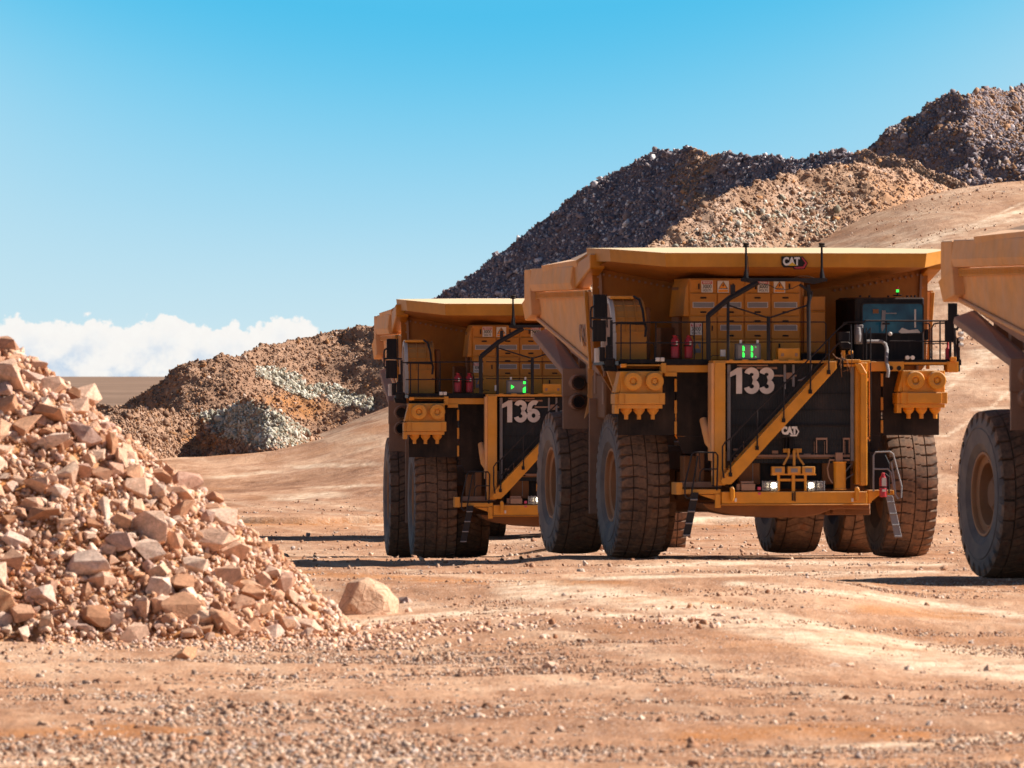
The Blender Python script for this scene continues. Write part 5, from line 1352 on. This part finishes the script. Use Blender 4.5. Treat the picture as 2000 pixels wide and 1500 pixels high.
    def volts(a, y):
        mb = MB(); mb.pbox(a, a + 22, y, y + 23, Yk - 0.062, Yk - 0.045); s = part('warning_sign', mb, M['white'], cab, label='white danger sign reading PELIGRO 3000 VOLTS')
        mb = MB(); mb.pbox(a + 1.2, a + 20.8, y + 1.4, y + 6.6, Yk - 0.068, Yk - 0.062); part('red_band', mb, M['red'], s)
        c = L(a + 11, y + 4, Yk - 0.070); text_mesh('sign_text', 'PELIGRO', 0.060, 0.002, s, M['white'], (c.x, c.y, c.z), sx=0.95, depth=0.002)
        c = L(a + 11, y + 11.8, Yk - 0.066); text_mesh('sign_text', '3000', 0.15, 0.0015, s, M['ink'], (c.x, c.y, c.z), sx=0.86, depth=0.002)
        c = L(a + 11, y + 19.4, Yk - 0.066); text_mesh('sign_text', 'VOLTS', 0.088, 0.001, s, M['ink'], (c.x, c.y, c.z), sx=0.92, depth=0.002)
    def tri(a, y, dark=False):
        mb = MB(); mb.pbox(a, a + 22, y, y + 23, Yk - 0.062, Yk - 0.045); s = part('warning_sign', mb, M['white'], cab, label='white sign with orange lightning triangle')
        mb = MB(); mb.prism([L(a + 1.5, y + 15.5, Yk - 0.064), L(a + 11, y + 0.8, Yk - 0.064), L(a + 20.5, y + 15.5, Yk - 0.064)], (0, -0.003, 0)); part('triangle', mb, M['ink'], s)
        mb = MB(); mb.prism([L(a + 3.4, y + 14.4, Yk - 0.069), L(a + 11, y + 2.8, Yk - 0.069), L(a + 18.6, y + 14.4, Yk - 0.069)], (0, -0.002, 0)); mb.pbox(a + 1.5, a + 20.5, y + 17, y + 22, Yk - 0.068, Yk - 0.064); part('triangle', mb, M['orange'], s)
        mb = MB(); mb.prism([L(a + q, y + w_, Yk - 0.073) for q, w_ in ((12, 4.5), (8.8, 9.6), (10.8, 9.6), (9.6, 13.4), (13.6, 8.2), (11.4, 8.2), (13, 4.5))], (0, -0.002, 0)); part('lightning_bolt', mb, M['ink'], s)
    volts(1370, 548); tri(1401.5, 548.5); volts(1480, 548); tri(1511.5, 548.5); volts(1348.5, 631)
    mb = MB(); mb.pbox(1354, 1369, 667, 689, Yk - 0.062, Yk - 0.045); s = part('warning_sign', mb, M['grey'], cab)
    mb = MB(); mb.prism([L(1356, 681, Yk - 0.064), L(1361.5, 670, Yk - 0.064), L(1367, 681, Yk - 0.064)], (0, -0.003, 0)); part('triangle', mb, M['yellow'], s)
    mb = MB(); mb.pbox(1570, 1612, 579, 606, -2.0, -0.8); mb.pbox(1569, 1613, 606.3, 609, -2.04, -0.8); mb.pbox(1570, 1612, 609.2, 688, -2.0, -0.8); mb.pbox(1564, 1570, 545, 700, -1.9, -1.0)
    part('side_cabinet', mb, M['cabinet'], root, 0.015)
    mb = MB(); mb.pbox(1565, 1612, 690, 704, -2.2, -1.0); part('cabinet_base', mb, M['black'], root)
    mb = MB(); mb.pbox(1325, 1345, 560, 703, -1.2, -0.2); mb.pbox(1290, 1330, 640, 703, -0.6, 0.2); part('duct', mb, M['frame'], root, 0.02)
    # ---------------- retarder grid drum
    Yd = -1.9; R = 0.92; z1 = L(1220, 583, Yd).z; cz = z1 - R; x0, x1 = lx(1197, Yd - 0.3), lx(1258, Yd - 0.3)
    mb = MB(); n = 14; pts = []
    for k in range(n + 1):
        a = math.pi * k / n; pts.append(Vector((x0, Yd + 0.1 - R * math.cos(a) * 0.86, cz + R * math.sin(a))))
    pts = pts + [Vector((x0, Yd + 0.1 + R * 0.86, 5.33)), Vector((x0, Yd + 0.1 - R * 0.86, 5.33))]
    mb.prism(pts, (x1 - x0, 0, 0)); drum = part('retarder_grid', mb, M['cabinet'], root, 0.01)
    mb = MB(); nn = 16
    inn = [Vector((x0 - 0.10, Yd + 0.1 - (R - 0.10) * math.cos(math.pi * k / nn) * 0.86, cz + (R - 0.10) * math.sin(math.pi * k / nn))) for k in range(nn + 1)]
    ot = [Vector((x0 - 0.10, Yd + 0.1 - (R + 0.03) * math.cos(math.pi * k / nn) * 0.86, cz + (R + 0.03) * math.sin(math.pi * k / nn))) for k in range(nn + 1)]
    for k in range(nn): mb.prism([ot[k], ot[k + 1], inn[k + 1], inn[k]], (0.11, 0, 0))
    for s in (-1, 1): mb.box(x0 - 0.10, x0 + 0.01, Yd + 0.1 + s * R * 0.86 - 0.06, Yd + 0.1 + s * R * 0.86 + 0.03, 5.35, cz)
    part('end_ring', mb, M['pale'], drum)
    mb = MB(); c = Vector((x0 - 0.03, Yd + 0.1, cz)); mb.lathe('X', c, [(-0.02, 0.30), (0.0, 0.76), (0.02, 0.76)], 28); part('mesh_cover', mb, M['guard'], drum)
    mb = MB()
    for xx in (x0 + 0.02, x0 + (x1 - x0) * 0.35, x0 + (x1 - x0) * 0.68, x1 - 0.04):
        q = [Vector((xx, Yd + 0.1 - (R + 0.02) * math.cos(math.pi * k / 14) * 0.86, cz + (R + 0.02) * math.sin(math.pi * k / 14))) for k in range(8)]
        mb.tube(q, 0.022, 5)
    yf = Yd + 0.1 - R * 0.86
    mb.box(x0, x1, yf - 0.05, yf, cz - 0.02, cz + 0.03)
    for k in (2, 4): 
        a = math.pi * k / 14; mb.tube([Vector((x0, Yd + 0.1 - (R + .01) * math.cos(a) * .86, cz + (R + .01) * math.sin(a))), Vector((x1, Yd + 0.1 - (R + .01) * math.cos(a) * .86, cz + (R + .01) * math.sin(a)))], 0.015, 5)
    part('panel_rib', mb, M['cabinet'], drum)
    mb = MB(); mb.pbox(1192, 1238, 578, 584, Yd - 0.3, Yd + 0.5); part('top_box', mb, M['yellow'], drum, 0.01)
    mb = MB(); mb.ptube([(1238, 579, -2.5), (1248, 585, -2.7), (1255, 605, -2.85), (1258, 628, -2.9), (1262, 640, -2.9), (1260, 658, -2.9)], 0.035); part('cable', mb, M['rail'], drum)
    mb = MB(); mb.pbox(1258, 1271, 600, 703, -1.9, -1.0); part('drum_side_box', mb, M['frame'], drum, 0.05)
    # ---------------- cab
    Yw = -2.75
    mb = MB(); mb.pbox(1671, 1805, 581, 705, Yw, -0.4)
    mb.prism([L(1671, 581, Yw), L(1655, 583, Yw + 0.6), L(1655, 705, Yw + 0.6), L(1671, 705, Yw)], (0, 1.6, 0))
    c_ = part('cab', mb, M['black'], root, 0.04)
    def rrect(a, b, c, d, r, Y): 
        o = []
        for cx, cy, a0 in ((b - r, c + r, -90), (b - r, d - r, 0), (a + r, d - r, 90), (a + r, c + r, 180)):
            for k in range(5): t = rad(a0 + 22.5 * k); o.append(L(cx + r * math.cos(t), cy + r * math.sin(t), Y))
        return o
    mb = MB(); mb.prism(rrect(1684, 1803, 592.5, 651.5, 6, Yw - 0.022), (0, 0.015, 0)); ws = part('windscreen', mb, M['glass'], c_)
    mb = MB(); o_ = rrect(1682.5, 1804.5, 591, 653, 7, Yw - 0.035); i_ = rrect(1685, 1802, 593.5, 650.5, 5.5, Yw - 0.035)
    for k in range(len(o_)): mb.prism([o_[k], o_[(k + 1) % len(o_)], i_[(k + 1) % len(o_)], i_[k]], (0, 0.03, 0))
    part('window_seal', mb, M['rail'], ws)
    mb = MB(); mb.pprism([(1723, 606), (1730, 606), (1728, 640), (1723, 648), (1721, 640)], Yw - 0.05, Yw - 0.03); mb.pbox(1730, 1751, 611, 613, Yw - 0.05, Yw - 0.03)
    part('wiper', mb, M['grey'], ws)
    mb = MB(); mb.pbox(1705, 1716, 604, 612, Yw - 0.045, Yw - 0.03); part('sticker', mb, M['frame'], ws)
    mb = MB(); mb.pprism([(1755, 648), (1762, 640), (1775, 645), (1792, 643), (1798, 650), (1760, 651)], Yw - 0.042, Yw - 0.028); mb.pbox(1786, 1789, 604, 640, Yw - 0.04, Yw - 0.028); part('painted_glint', mb, M['pale'], ws)  # pale shapes on the glass, a painted sun highlight
    mb = MB()
    for p in (1680, 1698, 1735, 1772, 1780, 1787): mb.lathe('Z', L(p, 580.5, Yw + 0.3), [(0, 0.03), (0.05, 0.03)], 6)
    mb.ptube([(1744, 577, Yw + 0.2), (1761, 577, Yw + 0.2)], 0.02)
    part('roof_bolt', mb, M['black'], c_)
    mb = MB(); c = L(1753, 578, Yw + 0.3); mb.lathe('Z', c, [(0.0, 0.02), (0.07, 0.02), (0.07, 0.035), (0.10, 0.035)], 10); bc = part('beacon', mb, M['rail'], c_)
    mb = MB(); mb.lathe('Z', c + Vector((0, 0, 0.10)), [(0, 0.038), (0.07, 0.038)], 12); part('green_light', mb, M['led'], bc)
    mb = MB(); mb.lathe('Z', c + Vector((0, 0, 0.172)), [(0, 0.036), (0.08, 0.034)], 12); part('red_light', mb, M['red'], bc)
    mb = MB(); mb.ptube([(1692, 667, Yw - 0.3), (1722, 667, Yw - 0.3), (1729, 672, Yw - 0.3), (1732, 682, Yw - 0.35), (1731, 705, Yw - 0.6), (1735, 725, Yw - 0.8), (1733, 737, Yw - 0.8)], 0.05, 9); part('corrugated_hose', mb, M['grey'], c_, smooth=True)
    mb = MB(); mb.ptube([(1731, 628, -3.2), (1731, 665, -3.2)], 0.02); mb.pbox(1726, 1738, 630, 634, -3.3, -3.1); part('camera_post', mb, M['rail'], c_)
    mb = MB(); mb.lathe('Y', L(1739, 652, -3.1), [(0, 0.03), (0.02, 0.055), (0.1, 0.05)], 12); part('lamp', mb, M['pale'], c_)
    mb = MB(); mb.ptube([(1806, 632, -2.4), (1814, 631, -2.4), (1816, 640, -2.4), (1817, 700, -2.4)], 0.02); mb.pbox(1808, 1814, 643, 664, -2.5, -2.3); part('grab_handle', mb, M['rail'], c_)
    # ---------------- guard rails
    Yr = -3.22
    mb = MB()
    mb.ptube([(1195, 631, Yr), (1210, 630, Yr), (1380, 629, Yr)], 0.022); mb.ptube([(1202, 670, Yr), (1380, 669.5, Yr)], 0.018)
    for p in (1213, 1231, 1281, 1356, 1372): mb.ptube([(p, 630, Yr), (p, 706, Yr)], 0.017)
    mb.ptube([(1204, 635, Yr + 0.1), (1206, 631, Yr + .1), (1262, 633, Yr + .1)], 0.03)
    mb.ptube([(1262, 668, Yr), (1276, 670, Yr), (1279, 678, Yr), (1278, 704, Yr)], 0.018)
    part('guard_rail', mb, M['rail'], root)
    mb = MB()
    mb.ptube([(1500, 629, -3.3), (1610, 629, -3.3), (1613, 633, -3.3), (1613, 700, -3.3)], 0.018)
    mb.ptube([(1386, 629, -3.3), (1500, 629, -3.3)], 0.015); mb.ptube([(1386, 668, -3.3), (1612, 668, -3.3)], 0.014)
    part('guard_rail', mb, M['rail'], root)
    mb = MB()
    mb.ptube([(1644, 640, Yr), (1647, 631, Yr), (1655, 629, Yr), (1690, 629, Yr)], 0.018)
    mb.ptube([(1688, 626.5, Yr), (1862, 627, Yr)], 0.024); mb.ptube([(1738, 666.5, Yr), (1862, 667, Yr)], 0.02)
    for p in (1836,): mb.ptube([(p, 628, Yr), (p, 704, Yr)], 0.022)
    mb.ptube([(1820, 704, Yr), (1820, 640, Yr), (1824, 633, Yr), (1832, 631, Yr), (1850, 631, Yr)], 0.022); mb.ptube([(1806, 671, Yr), (1850, 671, Yr)], 0.014)
    mb.ptube([(1816, 704, Yr), (1816, 634, Yr), (1808, 631, Yr)], 0.018)
    for p in (1686, 1692): mb.ptube([(p, 640, -3.3), (p, 704, -3.3)], 0.018)
    mb.ptube([(1694, 650, -3.75), (1700, 640, -3.75), (1700, 665, -3.75), (1701, 862, -3.75)], 0.018)
    part('guard_rail', mb, M['rail'], root)
    # mirrors and sensor masts
    Ym = -3.35
    mb = MB(); mb.prism([L(a, b, Ym) for a, b in ((1160, 577), (1162, 575), (1181, 575), (1183, 578), (1184, 621), (1160, 621))], (0, 0.12, 0)); mr = part('mirror', mb, M['black'], root, 0.01)
    mb = MB(); mb.prism([L(a, b, Ym) for a, b in ((1158, 627), (1160, 625), (1183, 625), (1184, 628), (1184, 667), (1158, 667))], (0, 0.12, 0)); part('mirror', mb, M['black'], root, 0.01)
    mb = MB(); mb.ptube([(1160, 598, Ym), (1155, 601, Ym), (1154, 608, Ym), (1154, 638, Ym), (1159, 644, Ym)], 0.028); mb.ptube([(1154, 621, Ym), (1195, 622, Ym)], 0.028); mb.ptube([(1184, 575, Ym + 0.06), (1186, 640, Ym + 0.06)], 0.02)
    mb.ptube([(1194, 625, Ym), (1194, 700, Ym)], 0.04)
    part('mirror_frame', mb, M['rail'], root)
    mb = MB(); mb.lathe('Z', L(1190, 716, Ym), [(0, 0.12), (0.2, 0.14), (0.25, 0.10), (0.55, 0.10), (0.58, 0.06), (0.8, 0.06)], 14); mb.pbox(1172, 1182, 678, 706, Ym, Ym + 0.3); mb.pbox(1180, 1202, 700, 722, Ym - 0.02, Ym + 0.4)
    mb.pprism([(1176, 712), (1204, 712), (1206, 726), (1180, 724)], Ym + 0.02, Ym + 0.3)
    sm = part('sensor_mast', mb, M['black'], root, 0.01)
    mb = MB(); mb.lathe('Z', L(1190, 668, Ym), [(0, 0.045), (0.10, 0.045)], 10); mb.lathe('Z', L(1190, 676, Ym), [(0, 0.05), (0.05, 0.05)], 10); mb.pbox(1163, 1171, 680, 708, Ym + 0.1, Ym + 0.3); part('sensor_cap', mb, M['pale'], sm)
    mb = MB(); mb.pbox(1853, 1870, 592, 628, Ym, Ym + 0.12); mb.pbox(1847, 1864, 625, 668, Ym, Ym + 0.14); part('mirror', mb, M['black'], root, 0.015)
    mb = MB(); mb.ptube([(1870, 615, Ym), (1879, 625, Ym), (1868, 645, Ym)], 0.035); mb.ptube([(1880, 618, Ym), (1880, 648, Ym)], 0.018); mb.ptube([(1864, 640, Ym), (1866, 704, Ym)], 0.04); mb.pbox(1871, 1875, 660, 726, Ym, Ym + 0.2); mb.ptube([(1856, 665, Ym), (1856, 700, Ym)], 0.035); mb.ptube([(1872, 630, Ym), (1884, 628, Ym)], 0.02)
    mb.ptube([(1876, 622, Ym), (1884, 622, Ym)], 0.02)
    part('mirror_frame', mb, M['rail'], root)
    for y in (652, 662, 674):
        mb = MB(); mb.lathe('X', L(1872, y, Ym), [(0, 0.05), (0.06, 0.065), (0.13, 0.06)], 12); part('side_light', mb, M['pale'], root)
    # fire bottles: two on the deck, one red on the right mast, one by the ladder
    for a in (1318.5, 1345):
        mb = MB(); c = L(a, 700, -2.9); mb.lathe('Z', c, [(0, 0.09), (0.02, 0.115), (0.48, 0.115), (0.56, 0.06), (0.58, 0.05), (0.60, 0.07), (0.62, 0.07)], 18)
        e = part('fire_extinguisher', mb, M['red'], root, smooth=True)
        mb = MB(); mb.lathe('Z', c + Vector((-0.02, -0.01, 0.32)), [(0, 0.118), (0.04, 0.118)], 16); part('strap', mb, M['ink'], e)
        mb = MB(); mb.box(c.x + 0.0, c.x + 0.05, c.y - 0.135, c.y - 0.118, c.z + 0.36, c.z + 0.46); part('tag', mb, M['white'], e)
        mb = MB(); q = [c + Vector((0.02, -0.05, 0.62)), c + Vector((0.10, -0.12, 0.60)), c + Vector((0.14, -0.13, 0.45)), c + Vector((0.15, -0.12, 0.1))]; mb.tube(q, 0.012, 5); part('hose', mb, M['rail'], e)
    mb = MB(); mb.lathe('Z', L(1851, 704, -3.1), [(0, 0.07), (0.3, 0.07), (0.36, 0.03), (0.5, 0.03)], 14); part('fire_extinguisher', mb, M['red'], root, smooth=True)
    mb = MB(); c = L(1725, 971, -4.2); mb.lathe('Z', c, [(0, 0.085), (0.02, 0.105), (0.50, 0.105), (0.60, 0.05), (0.64, 0.05), (0.66, 0.02)], 20)
    e = part('fire_extinguisher', mb, M['red'], root, smooth=True)
    mb = MB(); mb.box(c.x - 0.06, c.x + 0.06, c.y - 0.125, c.y - 0.106, c.z + 0.30, c.z + 0.52); part('label_plate', mb, M['pale'], e)
    mb = MB(); mb.lathe('Z', c + Vector((0, 0, 0.25)), [(0, 0.108), (0.04, 0.108)], 18); mb.tube([c + Vector((0.05, -0.02, 0.62)), c + Vector((0.14, -0.05, 0.55)), c + Vector((0.15, -0.05, 0.1))], 0.025, 6); part('strap', mb, M['ink'], e)
    mb = MB(); mb.box(c.x - 0.05, c.x + 0.05, c.y - 0.125, c.y - 0.106, c.z + 0.15, c.z + 0.21); part('label_plate', mb, M['white'], e)
    # ---------------- antenna frame
    Ya = -4.35
    mb = MB(); mb.pbox(1449, 1616, 543, 549.5, Ya - 0.08, Ya + 0.08); mb.pprism([(1449, 549.7), (1480, 549.7), (1470, 553)], Ya - 0.05, Ya + 0.05); mb.pprism([(1560, 549.7), (1612, 549.7), (1590, 555)], Ya - 0.05, Ya + 0.05)
    mb.ptube([(1480, 551, Ya), (1425, 582, Ya), (1384, 616, Ya)], 0.075, 8); mb.ptube([(1383, 614, Ya), (1384, 703, Ya)], 0.062, 8)
    mb.ptube([(1422, 586, Ya), (1422, 704, Ya)], 0.040, 8); mb.ptube([(1501, 618, Ya), (1501, 704, Ya)], 0.050, 8); mb.ptube([(1578, 556, Ya), (1581, 580, Ya), (1579, 595, Ya), (1580, 704, Ya)], 0.055, 8)
    mb.ptube([(1425, 597, Ya), (1497, 620, Ya)], 0.022, 6); mb.ptube([(1505, 620, Ya), (1577, 596, Ya)], 0.022, 6)
    mb.pbox(1429, 1436, 556, 574, Ya - 0.1, Ya + 0.1)
    mb.ptube([(1562, 556, Ya), (1586, 572, Ya), (1582, 584, Ya)], 0.04, 6)
    af = part('antenna_frame', mb, M['rail'], root, 0)
    for p in (1457, 1605):
        mb = MB(); mb.ptube([(p + (1 if p > 1500 else 0), 543, Ya), (p, 525, Ya), (p, 483, Ya)], [0.08, 0.035, 0.028], 8)
        a = part('antenna_mast', mb, M['black'], af)
        mb = MB(); mb.lathe('Z', L(p, 483, Ya), [(0, 0.05), (0.01, 0.09), (0.04, 0.09), (0.05, 0.07), (0.10, 0.095), (0.12, 0.07)], 14); part('antenna_dome', mb, M['ink'], a, smooth=True)
    cbl = MB(); cbl.ptube([(1481, 553, -4.46), (1500, 556, -4.46), (1518, 565, -4.46), (1535, 566, -4.46), (1548, 563, -4.46), (1562, 556, -4.46)], 0.012, 5); cbl.ptube([(1460, 500, -4.46), (1462, 530, -4.46), (1461, 545, -4.46)], 0.010, 5); cbl.ptube([(1546, 546, -4.46), (1560, 540, -4.46), (1575, 539, -4.46), (1590, 543, -4.46)], 0.008, 5)
    cbl.ptube([(1386, 700, -4.46), (1392, 694, -4.46), (1404, 695, -4.46)], 0.012, 5)
    part('cable', cbl, M['ink'], af)
    # display box and yellow box
    Yg = -3.8
    mb = MB(); mb.pbox(1438, 1486, 671, 703, Yg, Yg + 0.25); ds = part('display', mb, M['screen'], root, 0.01)
    mb = MB(); mb.pbox(1442, 1482, 674, 700, Yg - 0.01, Yg - 0.002); part('screen_panel', mb, M['grey'], ds)
    mb = MB()
    for p in (1447, 1480): mb.pbox(p - 2, p + 2, 664, 671, Yg + 0.05, Yg + 0.12)
    part('bracket', mb, M['white'], ds)
    mb = MB(); mb.pbox(1520, 1562, 680, 704, Yg, Yg + 0.3); yb = part('battery_box', mb, M['yellow'], root, 0.01)
    mb = MB(); mb.pbox(1526, 1531, 690, 696, Yg - 0.02, Yg - 0.003); mb.pbox(1553, 1558, 690, 696, Yg - 0.02, Yg - 0.003); part('lid_bolt', mb, M['guard'], yb)
    mb = MB(); mb.pbox(1408, 1417, 683, 696, -3.5, -3.4); part('tag_plate', mb, M['white'], root)
    # junction cluster at the stair head
    mb = MB(); mb.pbox(1638, 1660, 648, 667, -3.9, -3.6); mb.pprism([(1641, 667.3), (1657, 667.3), (1664, 672), (1662, 682), (1644, 682), (1640, 672)], -3.95, -3.6); mb.pbox(1636, 1648, 700, 718, -3.95, -3.7); mb.pbox(1655, 1668, 684, 700, -3.8, -3.5)
    jc = part('stair_actuator', mb, M['black'], root, 0.02)
    mb = MB(); mb.lathe('Y', L(1662, 688, -3.9), [(0, 0.05), (0.02, 0.065), (0.1, 0.065)], 14); mb.pbox(1652, 1680, 702, 708, -4.0, -3.7); mb.pbox(1644, 1651, 684, 700, -3.9, -3.8); mb.pbox(1634, 1694, 711, 716, -3.85, -3.6); part('valve', mb, M['yellow'], jc, 0.01)
    mb = MB()
    rr = random.Random(5)
    for k in range(5):
        a, b = rr.uniform(1626, 1652), rr.uniform(688, 700)
        mb.ptube([(a, b, -4.0), (a + rr.uniform(2, 14), b + rr.uniform(-8, 8), -4.05), (a + rr.uniform(6, 22), b + rr.uniform(8, 26), -4.0), (a + rr.uniform(4, 14), b + rr.uniform(20, 38), -3.95)], 0.010, 5)
    part('wiring', mb, M['frame'], jc)
    mb = MB(); mb.pbox(1672, 1686, 634, 672, -3.15, -2.9); mb.lathe('Z', L(1676, 668, -3.3), [(0, 0.07), (0.2, 0.09), (0.4, 0.06)], 12); part('fan_unit', mb, M['grey'], jc, 0.02)
    # exhaust pipe in front of the left fender
    mb = MB(); mb.ptube([(1374, 820, -3.1), (1379, 840, -3.35), (1384, 862, -3.5), (1393, 874, -3.6), (1399, 884, -3.65), (1397, 930, -3.7)], [0.11, 0.12, 0.12, 0.12, 0.13, 0.11], 12); part('duct_pipe', mb, M['side'], root, smooth=True)
    mb = MB(); mb.pbox(1362, 1376, 884, 945, -3.2, -3.0); mb.pbox(1336, 1362, 890, 940, -2.6, -2.0); part('inner_frame', mb, M['frame'], root, 0.02)
    return root

def screen11(parent, which):
    Yg = -3.8; mb = MB()
    if which == '11':
        for p in (1449.5, 1466): 
            for (y0, y1) in ((675, 686), (687.5, 698)):
                mb.prism([L(a, b, Yg - 0.014) for a, b in ((p + 1, y0), (p + 3, y0 + 1), (p + 4.4, y0 + 3), (p + 4.4, y1 - 1), (p + 2, y1), (p + 1, y1 - 1))], (0, -0.01, 0))
        for p, y in ((1475, 678), (1475, 697)): mb.prism([L(p, y, Yg - 0.014), L(p + 1.6, y - 1, Yg - 0.014), L(p + 1.6, y + 1, Yg - 0.014)], (0, -0.01, 0))
    else:
        mb.prism([L(a, b, Yg - 0.014) for a, b in ((1448, 682), (1455, 687), (1448, 692))], (0, -0.01, 0)); mb.pbox(1476, 1481, 674, 680, Yg - 0.024, Yg - 0.014)
        mb.prism([L(a, b, Yg - 0.014) for a, b in ((1475, 690), (1481, 686), (1481, 700), (1475, 700))], (0, -0.01, 0))
    return part('display_figures', mb, M['led'], parent)
def copy_tree(o, parent=None):
    c = o.copy(); COL.objects.link(c); c.parent = parent
    for ch in list(o.children): copy_tree(ch, c)
    return c
def find(o, n): return [c for c in o.children if c.name.split('.')[0] == n][0]
proto = build_truck()
GRP = 'yellow mining trucks lined up on the haul floor'
TRUCKS = [
    (TX, TY, TZ, 10.0, '133', '11', 'yellow mining truck with the white number 133 and green 11 on its display'),
    (1.13, 355.0, -0.93, 4.3, '136', 'x', 'yellow mining truck with the white number 136, behind and left of truck 133'),
    (17.27, 252.1, 0.27, 14.3, None, None, 'mining truck cut off by the right edge, only dump body and rear wheel showing'),
    (1.64, 409.5, -1.09, 4.0, None, None, 'farthest mining truck, hidden behind truck 136 but for one wheel and its shadow')]
roots = [proto] + [copy_tree(proto) for _ in TRUCKS[1:]]
for r, (x, y, z, a, num, scr, lab) in zip(roots, TRUCKS):
    r.location = (x, y, z); r.rotation_euler = (0, 0, rad(a))
    tag(r, lab, 'mining truck', GRP)
    if num: digits(r, num, 1425.5)
    if scr: screen11(find(r, 'display'), scr)
